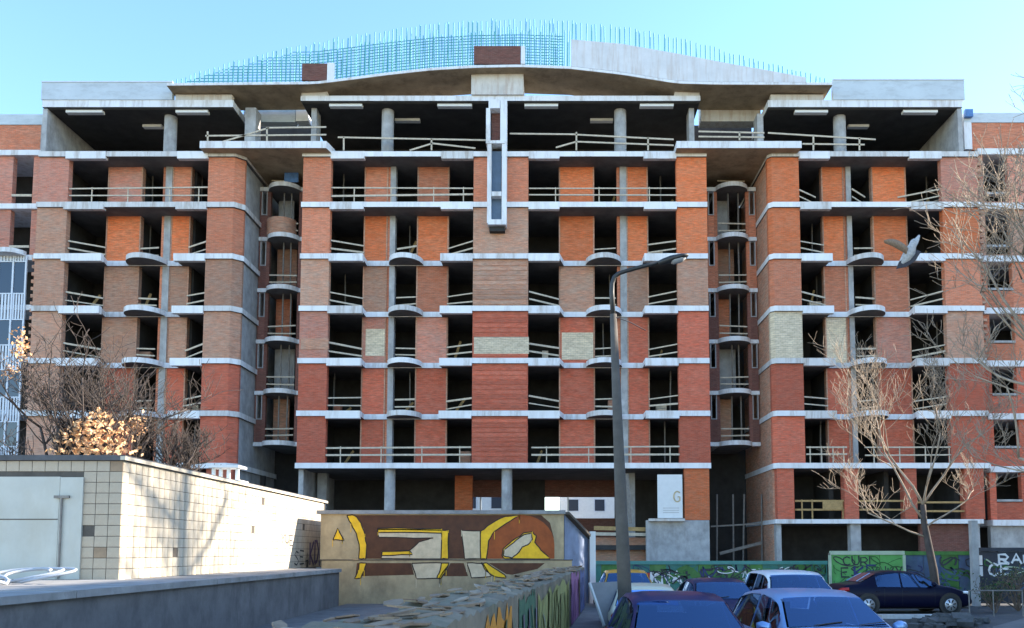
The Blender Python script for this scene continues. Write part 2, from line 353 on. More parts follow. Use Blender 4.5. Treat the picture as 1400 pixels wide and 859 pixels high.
bays = [(90,141),(258,278),(452,495),(614,644),(725,762),(888,924),(1098,1126),(1245,1289),(190,214),(544,568),(814,840)]
for k in 'BCDEFG':
    for a, b_ in bays:
        zt_k = lv[order[order.index(k)-1]] - TH_S
        if random.random() < .35:
            uu = random.uniform(a+4, b_-4); yy = D + random.uniform(1.9,3.2); x = at(uu, 385, yy).x
            MB().tube([(x, yy, lv[k]), (x + random.uniform(-.08,.08), yy, zt_k)], .05, 6).build('prop', 'pole_steel', BLD)
        if random.random() < .3:
            uu = random.uniform(a+3, b_-9); yy = D + random.uniform(1.9,2.8); x = at(uu, 385, yy).x
            MB().bar((x, yy, lv[k]+.05), (x + random.uniform(.3,1.0), yy+.3, lv[k]+random.uniform(.6,1.9)), .04, .16).build('board', 'plank', BLD)
        if random.random() < .3:
            uu = random.uniform(a+3, b_-9); yy = D + random.uniform(1.8,2.6); x = at(uu, 385, yy).x; hh = random.uniform(.5,1.1)
            MB().box(x, x+random.uniform(.4,.9), yy, yy+.5, lv[k], lv[k]+hh).build('brick_pile', random.choice(['brick_pale','brick_rust','brick_tan']), BLD)

# ---- stair niches with half-landings, set back between the blocks
NB = D + 3.4
nv = [257, 325, 395, 465, 535, 605]
nz = [at(900, v, NB).z for v in nv]
for side in (0, 1):
    xa, xb = ((xf(316)+0.47, xf(411)), (xf(968), xf(1058)-0.19))[side]
    cx = (at(385, 465, NB).x, at(1003, 465, NB).x)[side]
    dw = 0.98                                     # half width of the stair opening
    # side walls of the niche above the piers' depth
    MB().box(xa-0.32, xa-0.01, D+0.76, NB+4.7, 0, lv['A']-0.4).build('niche_wall', 'concrete', BLD)
    MB().box(xb+0.01, xb+0.32, D+0.61 if side else D+.5, NB+4.7, 0, lv['A']-0.4).build('niche_wall', 'brick_tan' if side else 'concrete', BLD)
    MB().box(xa, xb, NB+4.5, NB+4.7, 0, lv['A']-0.4).build('stair_back_wall', 'concrete_unlit', BLD)
    for j, z in enumerate(nz):
        zt = nz[j-1] - 0.26 if j else lv['A'] - 0.45
        MB().box(xa+0.03, cx-dw*1.02, NB-0.12, NB+0.35, z-0.26, z).build('landing_edge', 'slab_edge', BLD)
        MB().box(cx+dw*1.02, xb-0.03, NB-0.12, NB+0.35, z-0.26, z).build('landing_edge', 'slab_edge', BLD)
        MB().prism(semi(cx, NB+0.1, 1.12) + [(cx+1.0, NB+4.4), (cx-1.0, NB+4.4)], z-0.285, z+0.02).build('balcony', 'slab_edge', BLD, flat='slab_shade')
        bm_ = 'concrete_unlit' if j == 0 else ('brick_rust' if j in (1, 2) and side else 'brick_dark')
        if j:
            for s in (-1, 1):
                x_in, x_out = cx + s*dw, (xa+0.04 if s < 0 else xb-0.04)
                wn = cx + s*(dw+0.22), cx + s*(dw+0.62)   # narrow window next to the stair
                MB().box(x_in, wn[0], NB, NB+0.3, z, zt).build('brick_panel', bm_, BLD)
                if abs(x_out) and (x_out - wn[1]) * s > 0.05:
                    MB().box(wn[1], x_out, NB, NB+0.3, z, zt).build('brick_panel', bm_, BLD)
                wb = z + (zt - z) * 0.48
                MB().box(wn[0], wn[1], NB+0.01, NB+0.29, z, wb).build('brick_panel', bm_, BLD)
                f = MB(); f.box(wn[0], wn[0]+s*0.06, NB-0.03, NB+0.2, wb+.01, zt-.02); f.box(wn[0]+s*.062, wn[1]-s*.062, NB-0.03, NB+0.2, wb+.01, wb+.07); f.box(wn[1]-s*0.06, wn[1], NB-0.03, NB+0.2, wb+.01, zt-.02)
                f.build('window_frame', 'concrete', BLD)
        MB().box(cx-dw*.95, cx+dw*(.15 if j % 2 else .45), NB+1.5, NB+1.7, z+.03, zt).build('stair_wall', ('brick_rust','concrete','brick_tan')[j % 3], BLD)
        # rails and props in the stair opening
        m = MB()
        for h in (0.45, 0.95): m.bar((cx-dw*.96, NB-0.03, z+h+random.uniform(-.05,.05)), (cx+dw*.96, NB-0.03, z+h+random.uniform(-.05,.05)), 0.05, 0.09)
        m.build('guard_rail', 'wood_rail', BLD)
        for q in (-0.12, 0.45):
            xx = cx + q + random.uniform(-.06,.06)
            MB().tube([(xx, NB+0.25, z+.03), (xx+random.uniform(-.04,.04), NB+0.25, zt)], 0.055, 7).build('prop', 'pole_steel', BLD)
    # raised concrete stub column and canopy over the niche
    ca, cb_ = ((273, 446), (925, 1096))[side]
    Yc = D - 0.9
    z1 = at(ca, 193, Yc).z; z0 = at(ca, 202.5, Yc).z
    MB().prism([(at(ca,198,Yc).x, Yc), (at(cb_,198,Yc).x, Yc), (at(cb_,198,Yc).x + (0.25 if not side else -0.1), D+0.2), (at(cb_,198,Yc).x, NB+4.75), (at(ca,198,Yc).x, NB+4.75)], z0, z1).build('canopy', 'slab_edge', BLD, flat='soffit_sunglow')
MB().prism(semi(at(385,312,NB).x, NB+0.1, 1.0), nz[1]+0.03, nz[1]+1.15).build('balcony_parapet', 'brick_tan', BLD)
MB().box(at(390,245,NB-.6).x, at(409,245,NB-.6).x, NB-.8, NB-.75, nz[0]+.05, nz[0]+.75).build('blue_sheet', 'blue_tarp', BLD)
MB().box(xf(946)-.12, xf(946)+.12, D+0.3, D+0.6, lv['B'], lv['A']-.36).build('post', 'concrete', BLD)

# ---- open attic storey
RT = {'L': (at(150,137,D-.2).z, at(150,146.5,D-.2).z), 'C': (at(700,131,D-.2).z, at(700,138,D-.2).z), 'R': (at(1200,137,D-.2).z, at(1200,146.5,D-.2).z)}
def xr(u, v=150, Y=D): return at(u, v, Y).x
aw = {'L': (xr(60), xr(320)), 'C': (xr(412), xr(957)), 'R': (xr(1049), xr(1314))}
for bl in 'LCR':
    a, b_ = aw[bl]; zt, zb = RT[bl]
    MB().box(a, b_, D-0.2, D+7, zb, zt).build('roof_slab', 'slab_edge', BLD, flat='slab_shade')
    MB().box(a+.06, b_-.06, D+0.02, D+6.9, zb-0.05, zb-0.004).build('attic_ceiling', 'concrete_unlit', BLD)  # sheet coloured near black to stand for the unlit ceiling
    MB().box(a, b_, D+6.3, D+6.6, lv['A'], zb-.06).build('attic_back_wall', 'concrete_unlit', BLD)
MB().box(xr(60), xr(60)+0.3, D-.1, D+6.3, lv['A'], RT['L'][1]-.06).build('end_wall', 'concrete', BLD)
MB().box(xr(1314)-0.3, xr(1314), D-.1, D+6.3, lv['A'], RT['R'][1]-.06).build('end_wall', 'concrete', BLD)
for u, bl in ((233,'L'), (530,'C'), (848,'C'), (1148,'R')):
    x = xr(u, 185, D+1.0); MB().tube([(x, D+1.0, lv['A']), (x, D+1.0, RT[bl][1]-.06)], 0.40, 20, False).build('round_column', 'concrete', BLD, True)
for u, bl, wd in ((337,'L',.7), (425,'C',.34), (948,'C',.34), (1043,'R',.4)):
    x = xr(u, 185); MB().box(x-wd/2, x+wd/2, D+0.6, D+1.6, lv['A']+.3, RT[bl][1]-.01 if bl != 'L' else RT[bl][1]+.4).build('square_column', 'concrete', BLD)
for u0, u1, v, Y in ((90,140,147.5,D+.05),(240,284,147.5,D+.05),(450,495,142,D+.05),(598,645,139.5,D+.05),(717,763,139.5,D+.05),(875,921,139.5,D+.05),(1087,1132,147,D+.05),(1235,1282,147,D+.05),(195,221,162,D+1.9),(540,574,156,D+1.9),(807,838,154,D+1.9),(1160,1188,161,D+1.9)):
    bl = 'L' if u0 < 320 else ('C' if u0 < 960 else 'R'); zt = RT[bl][1] - 0.055
    MB().box(at(u0,v,Y).x, at(u1,v,Y).x, Y, Y+.35, zt-.17, zt).build('ceiling_beam', 'white_board', BLD)
# attic guard rails
def poles(pts, name='guard_rail', mt='wood_rail', wd=.05, ht=.1):
    m = MB()
    for p, q in pts: m.bar(p, q, wd, ht)
    return m.build(name, mt, BLD)
def ap(u, v, Y=D-.05): return at(u, v, Y)
poles([(ap(462,188),ap(665,192)),(ap(470,188),ap(470,206)),(ap(590,190),ap(590,206)),(ap(560,206),ap(592,196)),(ap(592,196.4),ap(650,203))])
poles([(ap(697,183),ap(788,184)),(ap(788,184.4),ap(921,191)),(ap(788,181),ap(788,206)),(ap(760,202),ap(788,194)),(ap(788.4,194),ap(921,199)),(ap(886,188),ap(886,206))])
Yc = D - .7
poles([(ap(284,180,Yc),ap(284,193,Yc)),(ap(281,186,Yc),ap(446,184.5,Yc)),(ap(305,194,Yc),ap(368,175,Yc)),(ap(366,175,Yc),ap(446,174,Yc)),(ap(365,174,Yc),ap(365,193,Yc))])
poles([(ap(955,180,Yc),ap(1045,182,Yc)),(ap(1011,181,Yc),ap(1011,192,Yc)),(ap(955,187,Yc),ap(1045,188,Yc))])
poles([(ap(1050,182),ap(1197,191)),(ap(1097,197),ap(1182,198)),(ap(1112,186),ap(1112,206)),(ap(1175,188),ap(1175,206))])
# parapets over the wings, upstands
MB().box(xr(60,125), xr(238,125), D-.26, D+.1, RT['L'][0]+.003, at(150,113.5,D-.2).z).build('parapet', 'cladding', BLD)
MB().box(xr(1137,125), xr(1316,125), D-.26, D+.1, RT['R'][0]+.003, at(1200,110.5,D-.2).z).build('parapet', 'cladding', BLD)
MB().box(xr(60,125)-.02, xr(238,125), D-.30, D+.14, at(150,113.5,D-.2).z, at(150,112,D-.2).z).build('coping', 'white_frame', BLD)
MB().box(xr(1137,125), xr(1316,125)+.02, D-.30, D+.14, at(1200,110.5,D-.2).z, at(1200,109,D-.2).z).build('coping', 'white_frame', BLD)
for u0, u1, bl in ((241,318,'L'),(1053,1125,'R'),(413,448,'C'),(922,956,'C')):
    zt = RT[bl][0]; MB().box(xr(u0,130), xr(u1,130), D-.12, D+.3, zt+.003, zt+.42).build('upstand', 'concrete_pale', BLD)
for a, b_ in ((xr(320)+.01, xr(412)-.01), (xr(957)+.01, xr(1049)-.01)):
    MB().box(a, b_, D+4.2, D+4.5, lv['A'], RT['L'][0]+.6).build('niche_back_wall', 'concrete_unlit', BLD)
# beams across the niches at attic level
MB().box(xr(333,155,D+2.3), xr(404,155,D+2.3), D+2.3, D+2.9, at(370,167,D+2.3).z, at(370,143,D+2.3).z).build('niche_beam', 'cladding', BLD)
MB().box(xr(405,155,D+2.3), xr(422,155,D+2.3), D+2.25, D+2.9, at(370,166,D+2.3).z, at(370,143,D+2.3).z).build('niche_sunlit_end', 'white_board', BLD)  # white box stands for the sunlit end of the beam
MB().box(xr(958,155,D+2.0), xr(1040,155,D+2.0), D+2.0, D+2.9, at(1000,166,D+2).z, at(1000,141,D+2).z).build('niche_beam', 'concrete_pale', BLD)

# ---- the arched roof band
YA = D - 1.1; YB = D + 2.0
def arch_v(u):
    pts = [(228,114.5),(430,112.5),(480,106.5),(530,100),(590,93.5),(650,90),(710,89),(780,91.5),(850,99.5),(925,111.5),(980,113),(1138,113.5)]
    for (a, va), (b_, vb) in zip(pts, pts[1:]):
        if a <= u <= b_: t = (u-a)/(b_-a); return va + (vb-va)*t
    return pts[0][1] if u < 228 else pts[-1][1]
us = [228] + list(range(240, 1130, 15)) + [1138]
def strip_solid(us_, vb, vt, y0, y1, dz_back=0.0):
    "curved band: bottom and top heights taken at its street face"
    n = len(us_); m = MB(); vs = []
    for u in us_:
        b0 = at(u, vb(u), y0); t0 = at(u, vt(u), y0)
        vs += [(b0.x, y0, b0.z), (b0.x, y0, t0.z), (b0.x, y1, t0.z + dz_back), (b0.x, y1, b0.z + dz_back)]
    fs = []
    for i in range(n-1):
        for k in range(4): fs.append((4*i+k, 4*i+(k+1) % 4, 4*(i+1)+(k+1) % 4, 4*(i+1)+k)[::-1])
    fs += [(0,1,2,3)[::-1], tuple(4*(n-1)+k for k in range(4))]
    m.add(vs, fs); return m
strip_solid(us, lambda u: arch_v(u)+3.5, arch_v, YA+.05, YB).build('arched_roof', 'soffit_sunglow', BLD)
strip_solid(us, lambda u: arch_v(u)+2.6, lambda u: arch_v(u)-0.7, YA, YA+.048).build('drip_edge', 'slab_edge', BLD)
MB().box(xr(645,115), xr(716,115), D-.35, D+1.6, RT['C'][0]+.003, at(700,100.5,D-.35).z).build('roof_pier', 'concrete_pale', BLD)
us2 = [781] + list(range(790, 1100, 10)) + [1102]
def par_v(u):
    pts = [(775,53.5),(850,60),(930,74),(1000,87.5),(1060,98),(1110,107.5)]
    for (a, va), (b_, vb) in zip(pts, pts[1:]):
        if a <= u <= b_: t = (u-a)/(b_-a); return va + (vb-va)*t
    return pts[-1][1]
strip_solid(us2, lambda u: arch_v(u)-1.0, par_v, YA+.06, YA+.32).build('arched_parapet', 'concrete_arc', BLD)
def top_v(u):
    pts = [(236,110),(300,90),(350,77),(400,65),(450,55),(500,46),(550,38.5),(600,32.5),(650,28.5),(700,26.5),(780,29),(850,37.5),(900,46),(950,58),(1000,72),(1060,89),(1134,109)]
    for (a, va), (b_, vb) in zip(pts, pts[1:]):
        if a <= u <= b_: t = (u-a)/(b_-a); return va + (vb-va)*t
    return 112
CAGE = BLD
u = 242.0
cyl = MB().tube([(0,0,0),(0,0,1)], 1.0, 6); 
cm = bpy.data.meshes.new('rebar'); cm.from_pydata(cyl.v, [], cyl.f); cm.materials.append(M['rebar'])
while u < 1130:
    Yb = YA + .19; b0 = at(u, arch_v(u), Yb); t0 = at(u, top_v(u) + random.uniform(-1.5, 2.0), Yb)
    if t0.z > b0.z + .1:
        o = bpy.data.objects.new('rebar', cm); COL.objects.link(o); o.parent = BLD
        o.location = Vector((b0.x, Yb, b0.z - .05)) - BLD.location; o.scale = (.04, .04, t0.z - b0.z + .05)
        o.rotation_euler = (random.uniform(-.03,.03), random.uniform(-.022,.022) + (.25*random.random() if u > 1090 and random.random() < .4 else 0), 0)
        if u < 781:
            o2 = o.copy(); COL.objects.link(o2); o2.location.y += .34; o2.location.x += .15; o2.scale = (.034, .034, (t0.z - b0.z)*random.uniform(.8,1.0))
    u += 6.5*random.uniform(.9,1.1)
for r_ in range(11):                              # horizontal bars tied to the uprights, only on the unpoured left part
    dz = .12 + r_ * .19; pts = []
    for u in range(255, 781, 12):
        b0 = at(u, arch_v(u), YA + .26)
        t0 = at(u, top_v(u), YA + .26)
        if b0.z + dz < t0.z - .25: pts.append((b0.x, YA + .26, b0.z + dz + (r_ % 3) * .01))
    if len(pts) > 2: MB().tube(pts, .028, 5).build('tie_bar', 'rebar', BLD)
# brick chimney stubs in front of the bars
for u0, u1, v0, v1 in ((413,447,87,110),(648,712,63,87.5)):
    YY = YA - .35 + .40
    MB().box(at(u0,v0,YY).x, at(u1,v0,YY).x, YY, YY+.13, at(u0,v1,YY).z, at(u0,v0,YY).z).build('brick_stub', 'brick_dark', BLD)
for u0, u1, v0, v1 in ((447.5,457,86,110),(712.5,718,63,87.5)):
    YY = YA + .05
    MB().box(at(u0,v0,YY).x, at(u1,v0,YY).x, YY-.005, YY+.14, at(u0,v1,YY).z, at(u0,v0,YY).z).build('stub_sunlit_face', 'white_board', BLD)  # sunlit right face of the stub, drawn as a white piece
# ---- projecting concrete frame on the centre pier
YF = D - .75
def fb(u0, u1, v0, v1, y0=YF, y1=D-.01, m='slab_edge', name='frame_member'):
    MB().box(at(u0,(v0+v1)/2,y0).x, at(u1,(v0+v1)/2,y0).x, y0, y1, at(u0,v1,y0).z, at(u0,v0,y0).z).build(name, m, BLD)
fb(664.5,670,148,196); fb(684,693,136,194); fb(668,683.5,136,148); fb(666,671.5,196.5,305); fb(686,692.5,194.5,305)
fb(672,685.5,262,268, YF+.01); fb(667,692,300,307, YF-.02); fb(668,690,192,196, YF-.05); fb(669,690,307.2,316, YF+.3, D, 'concrete_unlit')
fb(672,685.5,207,262, D-.25, D-.15, 'blue_panel', 'infill_panel'); fb(672,685.5,268,300, D-.25, D-.15, 'blue_panel', 'infill_panel'); fb(672,685,148,192, D-.1, D+.1, 'brick_dark', 'infill_panel')

# ---- ground storeys
zG = lv['G'] - TH_S
for u in (533, 693):
    x = at(u, 672, D+.6).x; MB().tube([(x, D+.6, 0), (x, D+.6, zG)], .34, 20, False).build('round_column', 'concrete', BLD, True)
for u in (440, 862):
    x = at(u, 672, D+3).x; MB().box(x-.3, x+.3, D+3, D+3.6, 0, zG).build('square_column', 'concrete', BLD)
# rear wall of the hall with openings to the back
zl, zh = at(700,709,BACK).z, at(700,680,BACK).z
xs = [(xf(411), at(641,690,BACK).x), (at(690,690,BACK).x, at(745,690,BACK).x), (at(840,690,BACK).x, xf(968))]
for a, b_ in xs: MB().box(a, b_, BACK-.3, BACK, 0, zG).build('rear_wall', 'concrete_unlit', BLD)
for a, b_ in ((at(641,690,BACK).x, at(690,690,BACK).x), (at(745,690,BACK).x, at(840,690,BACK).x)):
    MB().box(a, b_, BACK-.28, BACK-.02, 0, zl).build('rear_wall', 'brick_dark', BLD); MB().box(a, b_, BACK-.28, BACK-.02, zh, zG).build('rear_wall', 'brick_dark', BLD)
    MB().box((a*2+b_)/3-.05, (a*2+b_)/3+.05, BACK-.2, BACK-.1, zl, zh).build('window_mullion', 'white_frame', BLD)
MB().box(xf(411), xf(968), D+.8, BACK-.3, 2.2, 2.5).build('hall_floor', 'concrete_unlit', BLD)
MB().box(at(622,660,D+5).x, at(646,660,D+5).x, D+5, D+5.4, 2.5, zG).build('brick_panel', 'brick_orange', BLD)
# right end of the hall: signboard, red panel, concrete base
MB().box(at(936,680,D).x, at(970,680,D).x, D, D+.5, at(950,711,D).z, zG).build('brick_panel', 'brick_orange', BLD)
MB().box(at(884,740,D).x, at(970,740,D).x, D-.06, D+.5, 0, at(950,711.5,D).z).build('concrete_base', 'concrete', BLD)
MB().box(at(886,710,D).x, at(935,710,D).x, D-.5, D-.061, at(900,713,D).z, at(900,709.5,D).z).build('ledge', 'concrete_pale', BLD)
sg = MB().box(at(899,680,D-.1).x, at(933,680,D-.1).x, D-.12, D-.02, at(899,708.5,D-.1).z, at(899,649,D-.1).z).build('sign_board', 'white_board', BLD)
mat('sign_tan', (0.50,0.40,0.24), 0.6, var=0.1); mat('sign_grey', (0.52,0.50,0.48), 0.6, var=0.1)
c = at(926, 679, D-.13); m = MB(); pr = []
for k in range(21):
    a = R(45 + 270*k/20); pr.append((c.x + .22*math.cos(a), D-.124, c.z + .32*math.sin(a)))
m.tube(pr + [(c.x+.16, D-.124, c.z-.02), (c.x+.02, D-.124, c.z-.02)], .045, 6).build('emblem', 'sign_tan', sg)
for k in range(3): MB().box(c.x-.9, c.x+.1, D-.124, D-.118, c.z-.75-.14*k, c.z-.70-.14*k).build('text_line', 'sign_grey', sg)
MB().box(at(812,750,D+1.5).x, at(883,750,D+1.5).x, D+1.5, D+1.9, 0, at(850,735,D+1.5).z).build('brick_panel', 'brick_tan', BLD)
MB().bar(at(812,722,D+.8), at(884,724,D+.8), .1, .25).build('plank', 'plank', BLD); MB().bar(at(806,730,D+.8), at(884,731,D+.8), .1, .2).build('plank', 'wood_rail', BLD)
MB().bar(at(857,648,D+.5), at(862,716,D+.5), .2, .2).build('prop', 'pole_steel', BLD)
# right wing, two lower storeys
zH1, zH0 = at(1200,710,FR).z, at(1200,716,FR).z
MB().box(at(1060,712,FR).x, at(1345,712,FR).x, FR, BACK, zH0, zH1).build('floor_slab', 'slab_edge', BLD, flat='slab_shade')
for a, b_ in ((1063,1086),(1155,1174),(1237,1254),(1320,1346)):
    MB().box(at(a,680,D).x, at(b_,680,D).x, D, D+.7, zH1, zG).build('brick_pier', 'brick_red', BLD)
for a, b_ in ((1062,1069),(1164,1178),(1333,1341)):
    MB().box(at(a,735,D).x, at(b_,735,D).x, D+.1, D+.7, 0, zH0).build('square_column', 'concrete', BLD)
MB().box(at(1262,740,D).x, at(1330,740,D).x, D+.4, D+.7, 0, zH0-.01).build('brick_panel', 'brick_dark', BLD)
MB().box(at(1062,700,D).x, at(1345,700,D).x, D+5, D+5.3, 0, zG).build('corridor_wall', 'concrete_unlit', BLD)
m = MB(); p = at(1087,707,D+.2)
for v in (685, 697): m.bar(at(1087,v,D+.2), at(1236,v,D+.2), .05, .12)
for u in (1098,1112,1154): m.box(at(u,690,D).x-.04, at(u,690,D).x+.04, D+.22, D+.28, zH1, zH1+1.25)
m.build('guard_rail', 'plank', BLD)
MB().box(at(1125,690,D+.1).x, at(1152,690,D+.1).x, D+.12, D+.16, at(1125,697,D).z, at(1125,684,D).z).build('board', 'plank', BLD)
m = MB()
for v in (687, 699): m.bar(at(1254,v,D+.2), at(1320,v,D+.2), .05, .12)
m.build('guard_rail', 'plank', BLD)
# left wing, lower storeys (mostly hidden)
for a, b_ in ((46,90),(145,190),(233,256),(280,316)):
    MB().box(at(a,690,D).x, at(b_,690,D).x, D+.05, D+.7, 0, zG).build('brick_pier', 'brick_red', BLD)
MB().box(xf(46), xf(332), D+5, D+5.3, 0, zG).build('corridor_wall', 'concrete_unlit', BLD)
# foot of the right niche: timber props and rubble
for u in (980, 1003, 1016, 1042):
    MB().tube([at(u,768,NB-.3), at(u+random.uniform(-2,2),676,NB-.3)], .06, 7).build('prop', 'pole_steel', BLD)
MB().bar(at(972,720,NB-.35), at(1040,716,NB-.35), .07, .1).build('brace', 'pole_steel', BLD)
MB().bar(at(984,757,NB-.4), at(1042,742,NB-.4), .12, .2).build('brace', 'pole_steel', BLD)

# ------------------------------------------------------------------ adjoining wings
def wing_left():
    W = thing('adjoining_wing', 'set-back brick wing beside the block with white slatted stair glazing', 'building', (-36, D+1, 0))
    Y = D + .6
    xl, xr_ = at(-90,385,Y).x, xf(46)-.06
    def B(u0,u1,v0,v1,y0,y1,m,name):
        x0 = at(u0,385,Y).x; x1 = min(at(u1,385,Y).x, xr_)
        return MB().box(x0,x1,y0,y1,at(0,v1,Y).z,at(0,v0,Y).z).build(name,m,W)
    B(-90,60,157,171,Y-.05,Y+6,'cladding','parapet')
    B(-90,48,171.3,207,Y,Y+.4,'brick_rust','brick_panel'); B(47,60,171.3,207,Y-.08,Y+.4,'concrete','concrete_column')
    for v in (207,280,350,418,489,561,633): B(-90,60,v,v+7,Y-.2,Y+7,'slab_edge','floor_slab')
    for v0, v1 in ((214.3,280),(287.3,350)):
        for a, b_ in ((-90,-20),(-20,10),(38,60)): B(a+.2,b_,v0,v1,Y,Y+.4,'brick_pink','brick_panel')
        B(10.2,37.8,v1-14,v1-11,Y-.05,Y+.02,'wood_rail','guard_rail')
    MB().prism(semi(at(20,345,Y).x, Y-.19, .9), at(0,350,Y).z-.1, at(0,350,Y).z+.2).build('balcony','slab_edge',W)
    B(-90,60,172,352,Y+3,Y+3.2,'concrete_unlit','corridor_wall'); B(-90,60,352.3,760,Y+2.2,Y+2.4,'concrete_unlit','corridor_wall')
    # stair glazing: stiles, slatted spandrels, dark panes
    for u in (-20,0,20,37.5): B(u,u+2.2,352,760,Y-.32,Y-.21,'white_frame','glazing_stile')
    for v0, v1 in ((352,359),(404,438),(474,506),(545,577),(612,640)):
        for a in (-18,2.4,22.4):
            b_ = a+17.4 if a < 20 else 37.3
            fr = B(a,b_,v0-1.5,v0,Y-.30,Y-.22,'white_frame','glazing_rail'); B(a,b_,v1,v1+1.5,Y-.30,Y-.22,'white_frame','glazing_rail')
            n = 4
            for q in range(n):
                ww = (b_-a)/n; B(a+q*ww+.2,a+q*ww+ww*.62,v0+.1,v1-.1,Y-.29,Y-.24,'white_frame','slat')
    for v0, v1 in ((361,402),(440,472),(508,543),(579,610)):
        for a in (-17.7,2.5,22.5): B(a,a+17,v0,v1,Y-.26,Y-.24,'dark_glass','pane')
wing_left()
# toothed brickwork at the block's outer corners
for q in range(34):
    v = 214 + q*8.2
    if abs((v - 207) % 71.5) < 8: continue
    MB().box(xf(1342)+.002, xf(1342)+.28, D+.05, D+.35, zf(v+3.6), zf(v)).build('brick_tooth', 'brick_tan', BLD)
for q in range(22):
    v = 352 + q*10
    MB().box(xf(46)-.2, xf(46)-.002, D+.05, D+.35, zf(v+4.4), zf(v)).build('brick_tooth', 'brick_tan', BLD)
def wing_right():
    W = thing('adjoining_wing', 'red brick wing behind the leafless branches, joined to the block by toothed brickwork', 'building', (32, D+1, 0))
    Y = D + .6; xl = xf(1342)+.30
    def B(u0,u1,v0,v1,y0,y1,m,name):
        x0 = max(at(u0,400,Y).x, xl); x1 = at(u1,400,Y).x
        return MB().box(x0,x1,y0,y1,at(1380,v1,Y).z,at(1380,v0,Y).z).build(name,m,W)
    MB().box(at(1317,160,Y).x+.01, at(1500,160,Y).x, Y-.05, Y+6, at(1380,168,Y).z, at(1380,155,Y).z).build('parapet','cladding',W)
    MB().box(at(1328,180,Y).x, at(1500,180,Y).x, Y, Y+.4, at(1380,205,Y).z, at(1380,168.3,Y).z).build('brick_panel','brick_rust',W)
    MB().box(at(1317,180,Y).x+.01, at(1327.5,180,Y).x, Y-.1, Y+.4, at(1380,205,Y).z, at(1380,168.3,Y).z).build('concrete_column','slab_edge',W)
    MB().box(at(1316,160,Y).x+.02, at(1327,160,Y).x, Y-.35, Y-.1, at(1380,163,Y).z, at(1380,153,Y).z).build('blue_box','blue_tarp',W)
    rows = (205,279,351,422,494,566,638,711)
    for v in rows: B(1300,1520,v,v+8,Y-.2,Y+7,'slab_edge','floor_slab')
    for i, (v0, v1) in enumerate(zip(rows, rows[1:])):
        m = ('brick_pink','brick_tan','brick_rust','brick_rust','brick_red','brick_red','brick_red')[i]
        B(1300,1351,v0+8.3,v1,Y,Y+.4,m,'brick_panel'); B(1351.1,1385,v1-(24 if i > 1 else 3),v1,Y,Y+.4,m,'brick_panel')
        B(1385.1,1440,v0+8.3,v1,Y,Y+.4,m,'brick_panel'); B(1470,1520,v0+8.3,v1,Y,Y+.4,m,'brick_panel')
        B(1351,1385,v1-(28 if i > 1 else 16),v1-(25 if i > 1 else 13),Y-.06,Y+.3,'concrete','window_sill')
    B(1300,1520,205,760,Y+4,Y+4.3,'concrete_unlit','corridor_wall'); B(1520.1,1530,150,770,Y,Y+7,'brick_rust','end_wall'); B(1440.1,1442,205,760,Y+.45,Y+3.9,'concrete_unlit','cross_wall')
    B(1300,1520,719.5,770,Y+.1,Y+.5,'concrete','concrete_base')
wing_right()

# ------------------------------------------------------------------ buildings beyond, seen through the hall, and an unseen block for shade
def far_block(x0, x1, y, h, label):
    W = thing('far_building', label, 'building', ((x0+x1)/2, y, 0))
    MB().box(x0, x1, y, y+14, 0, h).build('wall', 'plaster_white', W)
    n = max(2, int((x1-x0)/3)); k = 0
    for i in range(n):
        for fl in range(int(h/3)):
            cx = x0 + (i+.5)*(x1-x0)/n; z = 1.0 + fl*3
            f = MB().box(cx-.7, cx+.7, y-.03, y+.05, z, z+1.6).build('window', 'white_frame', W)
            MB().box(cx-.6, cx+.6, y-.05, y-.031, z+.1, z+1.5).build('pane', 'window_glass', f)
far_block(-14, -2, 98, 13, 'white walled block glimpsed through the hall opening beside the round column')
far_block(1, 14, 104, 13, 'white walled block glimpsed through the wide hall opening next to the lamp post')
OB = thing('shading_building', 'plain grey block out of view to the east, placed to shade the parking yard', 'building', (42, 20, 0))
MB().box(37, 48, -4, 37.6, 0, 23.1).build('wall', 'concrete', OB)  # out of view; inferred from the yard's shade and sized to cast it
for i in range(9):
    for fl in range(6):
        MB().box(36.96, 37.05, -2+i*4.3, -.4+i*4.3, 1.2+fl*3.2, 2.9+fl*3.2).build('pane', 'window_glass', OB)

# ------------------------------------------------------------------ tiled garage on the raised yard
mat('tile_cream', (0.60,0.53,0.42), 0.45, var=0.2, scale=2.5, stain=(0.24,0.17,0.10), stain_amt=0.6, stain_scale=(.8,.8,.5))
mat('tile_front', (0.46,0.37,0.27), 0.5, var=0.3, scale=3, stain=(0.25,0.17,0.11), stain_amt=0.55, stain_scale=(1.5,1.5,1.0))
mat('tile_brown', (0.30,0.20,0.12), 0.6, var=0.3, scale=3)
mat('grout', (0.10,0.085,0.07), 0.95, var=0.3)
mat('door_paint', (0.50,0.49,0.43), 0.6, var=0.1, scale=1.2, stain=(0.40,0.35,0.26), stain_amt=0.4)
mat('roof_felt', (0.10,0.10,0.105), 0.95, var=0.3)
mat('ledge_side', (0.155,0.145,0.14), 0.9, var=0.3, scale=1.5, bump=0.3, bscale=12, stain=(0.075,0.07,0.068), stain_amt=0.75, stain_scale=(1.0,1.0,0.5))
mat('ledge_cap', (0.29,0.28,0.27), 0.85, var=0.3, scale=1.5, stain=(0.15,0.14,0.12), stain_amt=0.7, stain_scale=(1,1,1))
mat('hose', (0.35,0.38,0.42), 0.5, var=0.1)
mat('paint_black', (0.03,0.03,0.04), 0.7, var=0.2); mat('paint_purple', (0.13,0.10,0.24), 0.7, var=0.3, scale=6)
GX = -8.1; GY0 = 15.8; GY1 = 30.0; GZ0 = 1.57; GZ1 = 3.89
